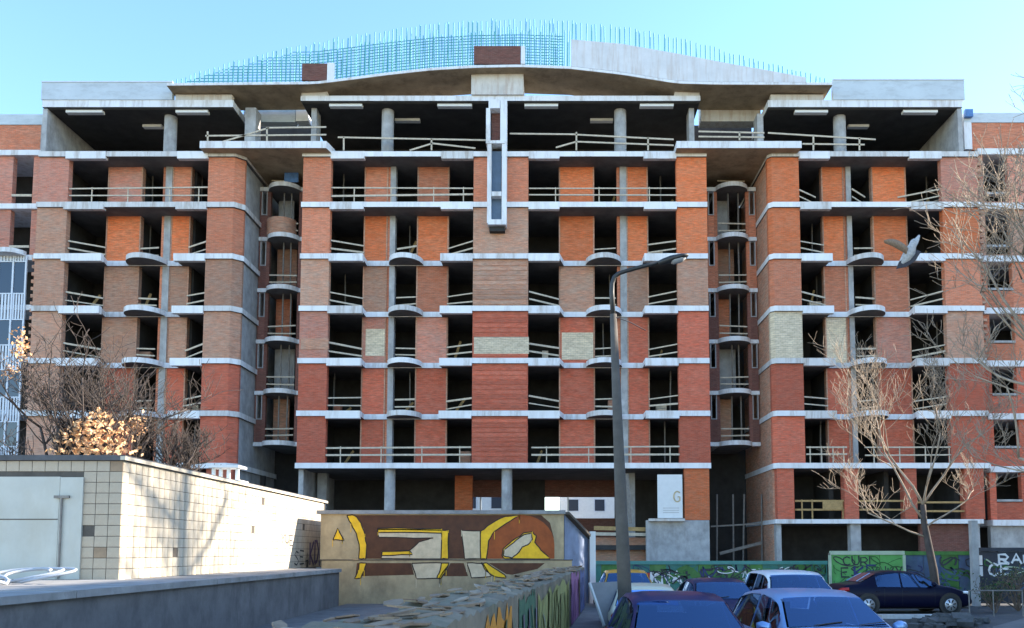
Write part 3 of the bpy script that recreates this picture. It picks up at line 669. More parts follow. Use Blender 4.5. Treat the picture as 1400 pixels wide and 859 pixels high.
YARD = MB().box(-40, -6.5, -3, 25.8, -.2, GZ0 - .10).build('raised_yard', 'ledge_side'); tag(YARD, kind='structure')
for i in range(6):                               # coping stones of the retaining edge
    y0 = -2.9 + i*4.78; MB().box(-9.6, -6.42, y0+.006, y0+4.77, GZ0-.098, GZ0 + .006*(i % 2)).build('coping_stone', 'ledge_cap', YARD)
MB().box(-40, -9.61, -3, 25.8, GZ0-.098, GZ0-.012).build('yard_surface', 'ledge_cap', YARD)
G = thing('garage', 'low tiled garage with pale metal door and sunlit side wall', 'garage', (GX-4, GY0, GZ0))
MB().box(-16, GX-.012, GY0+.012, GY1, GZ0-.01, GZ1-.08).build('wall', 'grout', G)
MB().box(-16.1, GX+.06, GY0-.06, GY1+.05, GZ1-.079, GZ1+.02).build('roof', 'roof_felt', G)
MB().box(GX-.02, GX+.075, GY0-.075, GY1+.06, GZ1-.075, GZ1-.005).build('roof_trim', 'tile_cream', G)
rows = 11; th = (GZ1-.085-GZ0)/rows; tw = .245; tl = []
xd1 = at(106,720,GY0).x; zd = at(50,655,GY0).z
tme = {}
def tile_mesh(ax, mt):
    k = (ax, mt)
    if k not in tme:
        b = MB()
        if ax == 'x': b.box(-tw/2+.006, tw/2-.006, -.012, .004, -th/2+.006, th/2-.006)
        else: b.box(-.004, .012, -tw/2+.006, tw/2-.006, -th/2+.006, th/2-.006)
        me = bpy.data.meshes.new('tile'); me.from_pydata(b.v, [], b.f); me.materials.append(M[mt]); tme[k] = me
    return tme[k]
x = GX - .012 - tw/2 + .012
while x > -15.8:
    for r_ in range(rows):
        z = GZ0 + (r_+.5)*th
        if x > xd1 + tw*.4 or z > zd + .06: tl.append(('x', Vector((x, GY0+.012, z))))
    x -= tw
y = GY0 + .012 + tw/2
while y < GY1 - tw/2:
    for r_ in range(rows): tl.append(('y', Vector((GX-.012, y, GZ0 + (r_+.5)*th))))
    y += tw
tl.sort(key=lambda t: (t[1] - Vector((0,0,CH))).length)
vis = [t for t in tl if t[1].x > -14]
rest = MB(); n = 0
for ax, p in vis:
    if random.random() < .012: continue                       # a few tiles have come off
    if n < 300:
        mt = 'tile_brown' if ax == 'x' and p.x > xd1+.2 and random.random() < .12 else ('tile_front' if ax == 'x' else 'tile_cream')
        o = bpy.data.objects.new('tile', tile_mesh(ax, mt)); COL.objects.link(o); o.parent = G; o.location = p - G.location
        o.rotation_euler = (random.uniform(-.02,.02), random.uniform(-.012,.012), random.uniform(-.02,.02)); n += 1
    else:
        if ax == 'x': rest.box(p.x-tw/2+.006, p.x+tw/2-.006, p.y-.012, p.y+.004, p.z-th/2+.006, p.z+th/2-.006)
        else: rest.box(p.x-.004, p.x+.012, p.y-tw/2+.006, p.y+tw/2-.006, p.z-th/2+.006, p.z+th/2-.006)
tag(rest.build('wall_tiles', 'tile_cream', G), kind='stuff')
dl = MB().box(-15.9, xd1-.35, GY0-.03, GY0+.011, GZ0+.01, zd+.04).build('door', 'door_paint', G)
MB().box(xd1-.34, xd1+.09, GY0-.035, GY0+.011, GZ0+.01, zd+.03).build('door_post', 'door_paint', G)
MB().box(-15.9, xd1-.36, GY0-.036, GY0-.0301, GZ0+1.12, GZ0+1.14).build('door_seam', 'grout', dl)
MB().bar((xd1-.42, GY0-.07, GZ0+1.55), (xd1-.14, GY0-.07, GZ0+1.55), .04, .05).build('latch', 'pole_steel', dl)
MB().tube([(xd1-.28, GY0-.07, GZ0+.02), (xd1-.28, GY0-.07, zd-.35)], .022, 8).build('locking_rod', 'pole_steel', dl)
def ribbon(pts, wd, off, axis, name, mt, parent, close=False):
    "flat painted stroke: pts are (a, z) on a wall; axis 'x' = wall facing the street, 'y' = wall facing +x"
    V = []; n = len(pts)
    for i in range(n):
        p = Vector(pts[i]); t = (Vector(pts[min(i+1,n-1)]) - Vector(pts[max(i-1,0)])); t = t.normalized() if t.length else Vector((1,0)); nn = Vector((-t.y, t.x))
        for s in (-1, 1):
            q = p + nn*wd/2*s; V.append((q.x, off, q.y) if axis == 'x' else (off, q.x, q.y))
    m = MB(); m.add(V, [(2*i, 2*i+2, 2*i+3, 2*i+1) for i in range(n-1)]); return m.build(name, mt, parent)
LET = {'C': [[(.9,.85),(.5,1),(.1,.8),(0,.5),(.1,.15),(.5,0),(.9,.15)]], 'U': [[(0,1),(.02,.3),(.3,0),(.7,.05),(.9,.35),(.9,1)]], 'R': [[(0,0),(0,1),(.6,1),(.85,.75),(.6,.5),(.05,.5)],[(.35,.5),(.9,0)]],
       'L': [[(0,1),(.02,0),(.8,.02)]], 'E': [[(.85,1),(0,1),(0,.5),(.7,.5)],[(0,.5),(0,0),(.9,0)]], 'S': [[(.85,.9),(.4,1),(.05,.75),(.5,.5),(.9,.25),(.5,0),(0,.12)]], 'Y': [[(0,1),(.4,.5),(.85,1)],[(.4,.5),(.4,0)]],
       'A': [[(0,0),(.45,1),(.9,0)],[(.2,.4),(.7,.4)]], 'D': [[(0,0),(0,1),(.5,.95),(.9,.5),(.5,.03),(0,0)]], 'I': [[(.3,0),(.3,1)]], 'K': [[(0,0),(0,1)],[(.85,1),(.05,.5),(.9,0)]], 'O': [[(.45,1),(.05,.7),(.05,.3),(.45,0),(.85,.3),(.85,.7),(.45,1)]], 'N': [[(0,0),(0,1),(.8,0),(.8,1)]], 'X': [[(0,0),(.9,1)],[(0,1),(.9,0)]]}
def write(txt, a0, z0, lw, lh, wd, off, axis, mt, parent):
    for i, ch in enumerate(txt):
        for st in LET[ch]:
            ribbon([(a0 + (i*1.15 + p[0])*lw + random.uniform(-.03,.03)*lw, z0 + p[1]*lh + random.uniform(-.05,.05)*lh + .1*lh*math.sin(i*2.1)) for p in st], wd, off + random.uniform(0,.003)*(-1 if axis == 'x' else 1), axis, 'graffiti_stroke', mt, parent)
write('YUE', 25.2, GZ0+.75, .35, .3, .035, GX+.006, 'y', 'paint_black', G)
write('SEA', 26.5, GZ0+.1, .5, .42, .05, GX+.006, 'y', 'paint_black', G)
write('KDN', 28.2, GZ0+.08, .5, .75, .14, GX+.006, 'y', 'paint_purple', G)
# hoses on the coping
for i, (x0, y0) in enumerate(((-8.9,13.0),(-8.2,13.6))):
    pts = []
    for k in range(40):
        a = k/39*2*math.pi*2.3; pts.append((x0 - .4 + .5*math.cos(a) + .012*k, y0 + .25*math.sin(a), GZ0 + .03 + .22*abs(math.sin(a*.5 + i))))
    tag(MB().tube(pts, .025, 7).build('hose', 'hose', None, True), ('tangled grey hose lying on the ledge below the garage door', 'short coil of grey hose on the ledge next to the tiled corner')[i], 'hose')
# small concrete cap on legs on the garage roof
VT = thing('roof_vent', 'small white vent cap on short legs on the garage roof', 'vent', at(307,651,29))
p = at(307,651,29)
MB().box(p.x-.5, p.x+.55, 28.8, 29.6, p.z+.28, p.z+.36).build('cap', 'white_board', VT)
for dx in (-.4,-.15,.12,.42): MB().box(p.x+dx-.05, p.x+dx+.05, 29.0, 29.1, p.z-.15, p.z+.28).build('leg', 'white_board', VT)
MB().box(p.x-.55, p.x+.6, 28.75, 29.65, GZ1+.02, p.z-.149).build('base', 'white_board', VT)

# ------------------------------------------------------------------ painted concrete structure at the end of the yard
mat('box_tan', (0.44,0.33,0.19), 0.85, var=0.25, scale=2.2, bump=.2, bscale=15, stain=(0.17,0.13,0.08), stain_amt=0.6)
mat('g_line', (0.03,0.015,0.01), 0.75, var=0.3, scale=5); mat('g_brown', (0.10,0.034,0.012), 0.75, var=0.35, scale=3); mat('g_rust', (0.34,0.075,0.012), 0.75, var=0.3, scale=3)
mat('g_yellow', (0.95,0.50,0.012), 0.7, var=0.22, scale=4); mat('g_beige', (0.66,0.51,0.33), 0.8, var=0.22, scale=4); mat('g_bluegrey', (0.20,0.25,0.36), 0.8, var=0.3, scale=2)
BY = 27.0
def bx(u, v, y=BY): q = at(u, v, y); return (q.x, q.z)
BOX = thing('ramp_building', 'low flat-roofed concrete ramp house covered in big yellow and brown graffiti letters', 'building', (at(605,790,BY).x, BY, .45))
xl_, xr_ = bx(438,740)[0], bx(771,740)[0]; zt_ = bx(600,703)[1]; zm_ = bx(600,765)[1]
wb = MB().box(xl_, xr_, BY, BY+.3, zm_, zt_).build('front_wall', 'box_tan', BOX)
pl = MB().box(xl_+.1, xr_+.25, BY-.18, BY+.3, .3, zm_-.03).build('plinth', 'box_tan', BOX)
MB().box(xl_-.02, xr_+.28, BY-.2, BY+.02, zm_-.03, zm_-.003).build('ledge', 'grout', BOX)
MB().box(xl_-.12, xr_+.05, BY-.1, BY+4, zt_, zt_+.12).build('roof', 'ledge_cap', BOX)
MB().box(xl_, xl_+.3, BY+.3, BY+4, .3, zt_).build('side_wall', 'box_tan', BOX)
def paint(pts, off, mt, par=None, plane=BY):
    MB().slab_xz([bx(u, v, plane) for u, v in pts], plane - off, plane - off + .002).build('graffiti_fill', mt, par or wb)
    if mt in ('g_beige', 'g_yellow'):
        q = [bx(u, v, plane) for u, v in pts + pts[:1]]; qq = []
        for (x0_, z0_), (x1_, z1_) in zip(q, q[1:]):
            for t_ in (0, .33, .66): qq.append((x0_ + (x1_-x0_)*t_ + random.uniform(-.012,.012), z0_ + (z1_-z0_)*t_ + random.uniform(-.012,.012)))
        ribbon(qq + qq[:1], .035, plane - off - .003, 'x', 'graffiti_outline', 'g_line', par or wb)
        for _ in range(3):
            u_, v_ = random.choice(pts); x_, z_ = bx(u_, v_, plane); ln = random.uniform(.08,.3)
            if z_ - ln > (zm_ + .02 if plane == BY else .4): ribbon([(x_, z_), (x_ + .004, z_ - ln*.6), (x_, z_ - ln)], .018, plane - off - .0035, 'x', 'paint_drip', mt, par or wb)
paint([(482,704.5),(740,704.5),(752,715),(757,735),(755,764),(500,764),(501,745),(497,722)], .004, 'g_brown')
paint([(474,704.5),(485,704.5),(493,715),(499,730),(501,745),(500,764),(491,764),(491,745),(487,730),(480,716)], .007, 'g_yellow')
paint([(455,738),(462,722),(468,735),(470,739)], .007, 'g_yellow')
paint([(516,724),(613,725),(613,764),(522,764),(522,754),(560,753),(573,741),(592,736),(518,735)], .007, 'g_beige')
paint([(604,725),(613,725),(613,764),(603,764)], .010, 'g_yellow'); paint([(516,722),(604,723),(604,729),(517,728)], .010, 'g_yellow'); paint([(522,754),(560,753),(564,758),(522,759.5)], .010, 'g_yellow')
paint([(631,725),(657,726),(657,764),(635,764)], .007, 'g_beige')
ring = [(712 + 46*math.cos(R(a)), 745 + 41*math.sin(R(a))) for a in range(0, -181, -12)]
paint([(758,764)] + ring + [(666,764)], .007, 'g_rust')
paint([(657,764),(657,727),(672,716),(690,706),(710,705),(692,716),(676,727),(668,740),(665,764)], .010, 'g_yellow')
paint([(686,760),(688,750),(700,740),(716,729),(728,727),(733,733),(731,741),(740,752),(752,764),(690,764)], .010, 'g_yellow'); paint([(688,760),(690,751),(702,742),(717,731),(726,730),(728,737),(722,745),(714,748),(708,757),(700,763)], .013, 'g_beige')
P2 = BY - .18
for pts, mt, o in (([(488,770),(562,770),(566,786),(486,788)],'g_brown',.004), ([(491,770),(501,770),(498,780),(493,791),(485,791),(490,780)],'g_yellow',.007), ([(563,770),(614,770),(601,791),(569,791)],'g_beige',.004), ([(604,770),(614,770),(610,780),(603,791),(597,791),(602,780)],'g_yellow',.007),
                   ([(616,770),(634,770),(640,788),(606,788)],'g_brown',.004), ([(638,770),(660,770),(672,788),(645,790)],'g_beige',.004), ([(658,770),(666,770),(690,786),(692,791),(676,788),(664,780)],'g_yellow',.007), ([(668,770),(745,770),(735,778),(700,786),(692,785)],'g_brown',.004)):
    paint(pts, o, mt, pl, P2)
# sloping wing wall and end post; its white stands for a sunlit face
e1 = at(805,738,29); zb_ = at(805,763,29).z
m = MB(); a0 = Vector((xr_+.02, BY+.02, 0)); a1 = Vector((e1.x, 29, 0)); nn = Vector((.12,.30,0))
m.add([(a0.x,a0.y,.3),(a1.x,a1.y,.3),(a1.x,a1.y,e1.z),(a0.x,a0.y,zt_-.02),(a0.x+nn.x-.2,a0.y+nn.y,.3),(a1.x-.1,a1.y+.3,.3),(a1.x-.1,a1.y+.3,e1.z),(a0.x-.1,a0.y+nn.y,zt_-.02)],
      [(0,1,2,3),(7,6,5,4),(1,5,6,2),(0,3,7,4),(3,2,6,7),(0,4,5,1)]); m.build('wing_wall', 'g_bluegrey', BOX)
MB().bar((a0.x,a0.y,zt_+.03),(a1.x,a1.y,e1.z+.05),.34,.08).build('wing_coping', 'grout', BOX)
MB().box(a1.x+.02, a1.x+.22, 28.7, 29.6, .3, at(808,727,29).z).build('sunlit_end_post', 'white_board', BOX)
PV = MB(); PV.add([(-6.49,-3,.45),(-1,-3,.45),(2,27,.45),(-6.49,27,.45)],[(0,1,2,3)]); tag(PV.build('ramp_pavement','ledge_side'),kind='structure')

# ------------------------------------------------------------------ broken graffiti wall running out towards the lamp post
mat('wall_plaster', (0.22,0.175,0.12), 0.9, var=0.4, scale=1.6, bump=.4, bscale=10, stain=(0.09,0.11,0.06), stain_amt=0.7, stain_scale=(1.2,1.2,.35))
mat('wall_top', (0.27,0.19,0.125), 0.95, var=0.35, scale=3, bump=.6, bscale=12, stain=(0.17,0.10,0.07), stain_amt=0.7, stain_scale=(1,1,1))
mat('fragment_pale', (0.36,0.27,0.19), .95, var=.3, scale=5)
mat('p_orange', (0.55,0.22,0.02), 0.75, var=.3, scale=3); mat('p_lime', (0.32,0.30,0.09), 0.75, var=.35, scale=4); mat('p_purple', (0.30,0.12,0.26), 0.75, var=.3, scale=3); mat('p_green', (0.06,0.13,0.07), 0.8, var=.4, scale=3); mat('p_blue', (0.13,0.16,0.33), .75, var=.3, scale=3)
w0 = Vector((-.72, 5.75)); w1 = Vector((.98, 25.5)); wd_ = (w1 - w0).normalized(); wn_ = Vector((wd_.y, -wd_.x)); ZW = 1.66
def wp(s, off, z): q = w0 + wd_*s + wn_*off; return (q.x, q.y, z)
LW = (w1 - w0).length
OW = thing('broken_wall', 'thick old plastered wall with crumbling top and sprayed colour along its side', 'wall', (0, 15, 0))
m = MB(); ns = 160; V = []
for i in range(ns+1):
    s = -4 + (LW + 4)*i/ns; zz = ZW - .05*random.random()
    V += [wp(s, 0, 0), wp(s, 0, zz-.03), wp(s, -.12, zz+.0), wp(s, -.45, zz-.05*random.random()), wp(s, -.80-.06*random.random(), zz-.12*random.random()), wp(s, -.86, 0)]
Fs = []
for i in range(ns):
    for k in range(5): Fs.append((6*i+k, 6*i+6+k, 6*i+7+k, 6*i+1+k))
Fs += [(0,1,2,3,4,5), tuple(6*ns+k for k in range(6))[::-1]]
m.add(V, Fs); wbody = m.build('wall_body', 'wall_plaster', OW)
# coping fragments: uneven slabs of broken mortar and brick
for i in range(150):
    s = -1.2 + (LW + .8)*random.random()**1.1; o_ = random.uniform(-.80,-.06); l = random.uniform(.14,.55); wdh = random.uniform(.06,.20); t = random.uniform(.008,.02)
    c = Vector(wp(s, o_, ZW + t/2 - .035 + random.uniform(0,.03))); rot = Matrix.Rotation(math.atan2(wd_.y, wd_.x) + random.uniform(-.6,.6), 3, 'Z') @ Matrix.Rotation(random.uniform(-.15,.15), 3, 'Y') @ Matrix.Rotation(random.uniform(-.15,.15), 3, 'X')
    k = random.choice((5,6,7)); ring_ = [(l/2*math.cos(2*math.pi*j/k)*random.uniform(.6,1.2), wdh/2*math.sin(2*math.pi*j/k)*random.uniform(.6,1.25)) for j in range(k)]
    q = MB(); q.prism(ring_, -t/2, t/2); q.v = [tuple(rot @ Vector(p) + c) for p in q.v]
    q.build('coping_fragment', random.choice(['wall_top','wall_top','wall_top','fragment_pale','tile_brown']), OW)
for i, (s0, s1, z0, z1, mt) in enumerate(((0.2,1.2,0,1.5,'p_green'),(1.6,3.3,.2,1.56,'p_orange'),(3.9,5.7,0,1.6,'p_green'),(6.0,12.5,0,1.52,'p_lime'),(13.2,16.4,0,1.60,'p_purple'),(17.0,19.3,.1,1.6,'p_blue'))):
    n = 14; up = [(s0 + (s1-s0)*k/n, z1 + random.uniform(-.16,.05)) for k in range(n+1)]
    V = [wp(s, .006 + .002*i, z0) for s, _ in up] + [wp(s, .006 + .002*i, z) for s, z in up]
    MB().add(V, [(k, k+1, n+2+k, n+1+k) for k in range(n)]).build('paint_patch', mt, wbody)
for k in range(46):
    s = .4 + k*.41; pts = [wp(s + random.uniform(-.1,.1)*j, .022 + .0004*k, .15 + random.uniform(.26,.34)*j) for j in range(5)]
    m = MB(); V = []
    wv = random.uniform(.03,.11)
    for p in pts: V += [(p[0], p[1]-wv, p[2]), (p[0], p[1]+wv, p[2])]
    m.add(V, [(2*j, 2*j+1, 2*j+3, 2*j+2) for j in range(4)]); m.build('graffiti_stroke', random.choice(['paint_black','p_purple','g_brown','p_green','p_blue','p_orange','wall_plaster']), wbody)

# ------------------------------------------------------------------ street lamp
mat('pole_conc', (0.10,0.085,0.07), 0.9, var=.3, scale=3, bump=.2, bscale=15); mat('lamp_metal', (0.05,0.048,0.045), .5, .4, var=.2); mat('lamp_lens', (0.35,0.36,0.36), .3, var=0)
LP = thing('street_lamp', 'tall grey lamp post with curved arm and cobra head lamp', 'lamp', (at(856,859,15).x, 15, 0))
pb = at(856,859,15); pt = at(838.5,430,15); dz = (pt - pb)/(pt.z - pb.z); base = pb - dz*pb.z
MB().tube([base, base + dz*2, pt], [.135, .120, .062], 14).build('post', 'pole_conc', LP, True)
MB().tube([base + dz*.02, base + dz*1.05, base+dz*1.12], [.175,.17,.13], 14).build('collar', 'pole_conc', LP, True)
arm = [at(u,v,15) for u, v in ((838.5,438),(836.5,400),(837,388),(840,379),(846,374),(855,371),(880,364),(905,358))]
MB().tube(arm, [.045,.045,.042,.04,.04,.038,.036,.034], 10).build('arm', 'lamp_metal', LP, True)
h0, h1 = at(899,360,15), at(941,349.5,15); ax_ = (h1-h0).normalized(); up_ = Vector((0,0,1)); up_ = (up_ - ax_*up_.dot(ax_)).normalized(); sd = ax_.cross(up_)
def head(prof, name, mt):
    m = MB(); V = []; n = 12
    for t, hw, hu, hd in prof:
        for k in range(n):
            a = 2*math.pi*k/n; c_, s_ = math.cos(a), math.sin(a)
            V.append(h0 + ax_*t*(h1-h0).length + sd*hw*c_ + up_*(hu*s_ if s_ > 0 else hd*s_))
    Fs = [(i*n+k, i*n+(k+1) % n, (i+1)*n+(k+1) % n, (i+1)*n+k) for i in range(len(prof)-1) for k in range(n)] + [tuple(range(n))[::-1], tuple((len(prof)-1)*n+k for k in range(n))]
    m.add(V, Fs); return m.build(name, mt, LP, True)
head([(0,.04,.035,.04),(.2,.07,.06,.06),(.45,.11,.075,.05),(.8,.12,.06,.04),(.95,.09,.035,.03),(1,.03,.01,.01)], 'lamp_head', 'lamp_metal')
head([(.42,.06,.0,.07),(.5,.09,.0,.10),(.75,.09,.0,.095),(.9,.05,.0,.05)], 'lens', 'lamp_lens')
MB().tube([at(840,433,14.95), at(862,441,15.1), at(883,452,15.3)], .008, 4).build('cable', 'paint_black', LP)

# leaning board behind the post
mat('grey_board', (0.20,0.19,0.185), .7, var=.15); mat('board_edge', (0.6,0.58,0.55), .7, var=.1)
LB = thing('leaning_board', 'flat grey sheet with pale edge leaning between the broken wall and the lamp post', 'board', (at(830,859,17.5).x, 17.5, 0))
a_, b2, c2, d2 = at(806,797,17.5), at(850,795,17.6), at(850,872,17.2), at(826,856,17.2)
m = MB(); off = Vector((0,.03,0)); m.add([a_,b2,c2,d2,a_+off,b2+off,c2+off,d2+off], [(3,2,1,0),(4,5,6,7),(0,1,5,4),(1,2,6,5),(2,3,7,6),(3,0,4,7)]); m.build('sheet','grey_board',LB)
MB().bar(a_+Vector((0,-.02,0)), d2+Vector((0,-.02,0)), .05, .04).build('edge_strip','board_edge',LB)
MB().bar(d2+Vector((.05,.3,0)), Vector((d2.x+.05, d2.y+.35, 0)), .06, .06).build('prop_leg','board_edge',LB); MB().bar(c2+Vector((-.05,.3,0)), Vector((c2.x-.05, c2.y+.35, 0)), .06, .06).build('prop_leg','board_edge',LB)

# ------------------------------------------------------------------ hoardings
mat('h_teal', (0.03,0.17,0.14), .6, var=.3, scale=2, stain=(0.10,0.16,0.12), stain_amt=.6); mat('h_green', (0.05,0.18,0.035), .65, var=.3, scale=2.5, stain=(0.12,0.22,0.08), stain_amt=.6); mat('h_bright', (0.11,0.36,0.09), .65, var=.22, scale=3)
mat('h_blue', (0.06,0.10,0.19), .7, var=.35, scale=2, stain=(0.05,0.16,0.12), stain_amt=.7); mat('h_dark', (0.035,0.04,0.055), .7, var=.4, scale=2); mat('h_rail', (0.05,0.22,0.20), .5, var=.15); mat('paint_white', (0.72,0.73,0.74), .7, var=.1); mat('paint_red', (0.5,0.04,0.03), .7, var=.1); mat('paint_navy', (0.03,0.04,0.13), .7, var=.2); mat('frame_pale', (0.42,0.50,0.36), .7, var=.15); mat('paint_green', (0.03,0.12,0.03), .7, var=.3); mat('paint_lime', (0.06,0.17,0.04), .7, var=.2)
def hoarding(u0, u1, vt, Y, n, mats, label, rail_=None):
    xa, xb = at(u0, vt, Y).x, at(u1, vt, Y).x; zt = at(u0, vt, Y).z
    H = thing('hoarding', label, 'fence', ((xa+xb)/2, Y, 0), 'painted hoardings in front of the building')
    for i in range(n):
        a = xa + (xb-xa)*i/n; b_ = xa + (xb-xa)*(i+1)/n; j = random.uniform(-.012,.012)
        MB().box(a+.01, b_-.01, Y+j, Y+.04+j, .08, zt-.09).build('panel', mats[i % len(mats)], H)
        MB().box(a-.04, a+.04, Y+.045, Y+.12, 0, zt-.02).build('post', 'pole_steel', H)
    if rail_: MB().box(xa, xb, Y-.06, Y+.10, zt-.088, zt+.06).build('top_rail', rail_, H)
    return H, zt
H1, z1_ = hoarding(800, 1131, 769, 36, 15, ['h_teal','h_green','h_teal'], 'teal and green sheet hoarding sprayed with tags behind the parked cars', 'h_rail')
xw = lambda u, Y=36: at(u, 780, Y).x
for u0, txt, mt, lw, lh, wd in ((875,'OK','paint_white',.42,.5,.13),(905,'NA','paint_white',.4,.55,.12),(938,'LEOA','paint_black',.55,.6,.10),(1012,'AEDI','paint_white',.42,.6,.06),(1060,'SXKE','paint_navy',.42,.5,.07),(1085,'IAU','paint_white',.35,.45,.06)):
    write(txt, xw(u0), z1_-.95, lw, lh, wd, 36-.025, 'x', mt, H1)
ribbon([(xw(925)+.2*k, z1_-.55+.25*math.sin(k*.8)) for k in range(14)], .35, 36-.019, 'x', 'graffiti_fill', 'paint_lime', H1)
MB().box(xw(884), xw(888), 35.965, 35.985, z1_-.85, z1_-.45).build('graffiti_fill', 'paint_red', H1)
H2, z2_ = hoarding(1135, 1236, 755.5, 33, 3, ['h_bright'], 'bright green hoarding panel in a pale frame with dark tags', 'frame_pale')
for u in (1134.5, 1236): MB().box(xw(u,33)-.05, xw(u,33)+.05, 32.93, 33.0, .05, z2_-.10).build('frame_stile', 'frame_pale', H2)
write('CURL', xw(1153,33), z2_-.50, .30, .34, .05, 33-.02, 'x', 'paint_black', H2); write('ES', xw(1150,33), z2_-.95, .33, .36, .06, 33-.02, 'x', 'paint_black', H2); write('YNKX', xw(1192,33), z2_-.98, .27, .42, .05, 33-.02, 'x', 'paint_black', H2); write('KE', xw(1168,33), z2_-1.0, .42, .45, .09, 33-.022, 'x', 'paint_navy', H2)
H3, z3_ = hoarding(1238, 1334, 756, 33.6, 4, ['h_blue','h_blue','h_green'], 'faded blue green hoarding behind the slim bare tree', 'h_green')
write('COS', xw(1288,33.6), z3_-.7, .8, .5, .05, 33.58, 'x', 'paint_black', H3)
H4, z4_ = hoarding(1335, 1450, 751, 33, 4, ['h_dark'], 'dark hoarding with white block lettering at the edge of the yard', 'h_dark')
for z in (z4_-.62, z4_-1.05): MB().box(xw(1339,33), xw(1343,33), 32.96, 32.98, z, z+.38).build('graffiti_fill', 'paint_white', H4)
write('CE', xw(1352,33), z4_-1.0, .4, .42, .09, 32.97, 'x', 'paint_white', H4); write('RAUO', xw(1366,33), z4_-.6, .42, .4, .09, 32.97, 'x', 'paint_white', H4)
CPs = MB().box(at(1334,800,32.6).x-.12, at(1334,800,32.6).x+.12, 32.5, 32.75, 0, at(1334,712,32.6).z).build('concrete_post', 'concrete'); tag(CPs, 'tall square concrete post between the blue and the dark hoarding', 'post')
def scribble(n, xa, xb, z0, z1, off, mats, parent, wd=(.025,.07)):
    for _ in range(n):
        cx_, cz = random.uniform(xa, xb), random.uniform(z0, z1); a = random.uniform(0, 6.28); k1, k2 = random.uniform(1.2,3.2), random.uniform(1.2,3.4); rx, rz = random.uniform(.12,.38), random.uniform(.08,.22)
        pts = [(min(xb, max(xa, cx_ + rx*math.sin(k1*t + a) + .16*t - .3)), min(z1+.15, max(z0-.15, cz + rz*math.cos(k2*t + a*2)))) for t in [q*.22 for q in range(random.randint(9, 22))]]
        ribbon(pts, random.uniform(*wd), off - random.uniform(0,.012), 'x', 'graffiti_stroke', random.choice(mats), parent)
scribble(60, xw(866), xw(1128), .75, 1.45, 36-.03, ['paint_black','paint_black','paint_green','paint_navy','paint_white','paint_lime','h_green'], H1)
scribble(14, xw(1140,33), xw(1232,33), .9, 1.75, 33-.02, ['paint_green','paint_green','paint_black'], H2, (.02,.05))
scribble(22, xw(1240,33.6), xw(1330,33.6), .5, 1.8, 33.6-.02, ['paint_navy','h_dark','h_blue','paint_green'], H3)
scribble(14, xw(1346,33), xw(1430,33), .6, 1.8, 33-.02, ['h_blue','paint_black','paint_green','frame_pale'], H4)
# kerb, litter, railing
K = MB().box(at(1080,845,26.6).x, at(1325,841,26.6).x, 26.5, 26.75, 0, .13).build('kerb', 'concrete_pale'); tag(K, kind='structure')
FRL = thing('pipe_railing', 'low metal pipe railing in front of the bushes', 'railing', (at(1370,835,27.5).x, 27.5, 0))
ps = [at(u, 0, 27.5).x for u in (1322,1348,1398)]
for i, x in enumerate(ps): MB().tube([(at((1325,1358,1398)[i],820,27.5).x, 27.5, 0), (at((1325,1358,1398)[i],820,27.5).x, 27.5, .85)], .022, 8).build('post', 'pole_steel', FRL)
MB().tube([(at(1325,820,27.5).x, 27.5, .83), (at(1398,820,27.5).x, 27.5, .83)], .022, 8).build('rail', 'pole_steel', FRL)
SLB = MB(); q = [at(1356,848,20), at(1420,832,24), at(1460,859,20), at(1380,880,18)]
SLB.prism([(p.x, p.y) for p in q], .25, .33); SLB.build('slab_tmp', 'ledge_side').name = 'paving_slab'
o = bpy.data.objects['paving_slab']; tag(o, 'blue grey concrete slab with pale edge resting on the ground by the railing', 'slab')
SB = MB(); SB.prism([(p.x*.985+.3, p.y*.985+.3) for p in q], 0, .249); SB.build('slab_base', 'wall_top', o)
BIN = thing('litter_bin', 'red plastic bin standing between the dark saloon and the white car', 'bin', (at(1024,810,24).x, 24, 0))
cx_ = at(1024,810,24).x
MB().tube([(cx_,24,0),(cx_,24,.95)], [.22,.28], 12).build('body', 'paint_red', BIN); MB().tube([(cx_,24,.951),(cx_,24,1.02),(cx_,24,1.07)], [.30,.29,.1], 12).build('lid', 'paint_red', BIN)

# ------------------------------------------------------------------ cars
def paintm(n, c, metal=0.0, rough=.28): mat(n, c, rough, metal, var=0.0, coat=0 if max(c) < .1 else .12, spec=.12 if max(c) < .1 else .3)
paintm('car_darkblue', (0.012,0.020,0.085)); paintm('car_black', (0.005,0.006,0.022)); paintm('car_silver', (0.22,0.36,0.60), .5, .35); paintm('car_white', (0.72,0.72,0.72)); paintm('car_beige', (0.62,0.55,0.40)); paintm('car_orange', (0.70,0.33,0.03)); paintm('car_navy', (0.02,0.03,0.08))
def glass_mat():
    m = bpy.data.materials.new('car_glass'); m.use_nodes = True; t = m.node_tree; t.nodes.clear(); o = t.nodes.new('ShaderNodeOutputMaterial'); mx = t.nodes.new('ShaderNodeMixShader')
    tr = t.nodes.new('ShaderNodeBsdfTransparent'); tr.inputs[0].default_value = (.16,.22,.34,1); gl = t.nodes.new('ShaderNodeBsdfGlossy'); gl.inputs[0].default_value = (.36,.58,1,1); gl.inputs['Roughness'].default_value = .02
    fr = t.nodes.new('ShaderNodeFresnel'); fr.inputs[0].default_value = 2.3
    t.links.new(fr.outputs[0], mx.inputs[0]); t.links.new(tr.outputs[0], mx.inputs[1]); t.links.new(gl.outputs[0], mx.inputs[2]); t.links.new(mx.outputs[0], o.inputs[0]); M['car_glass'] = m
glass_mat(); mat('seat_cloth', (0.05,0.05,0.055), .9, var=.2); mat('dash', (0.03,0.03,0.032), .7, var=0)
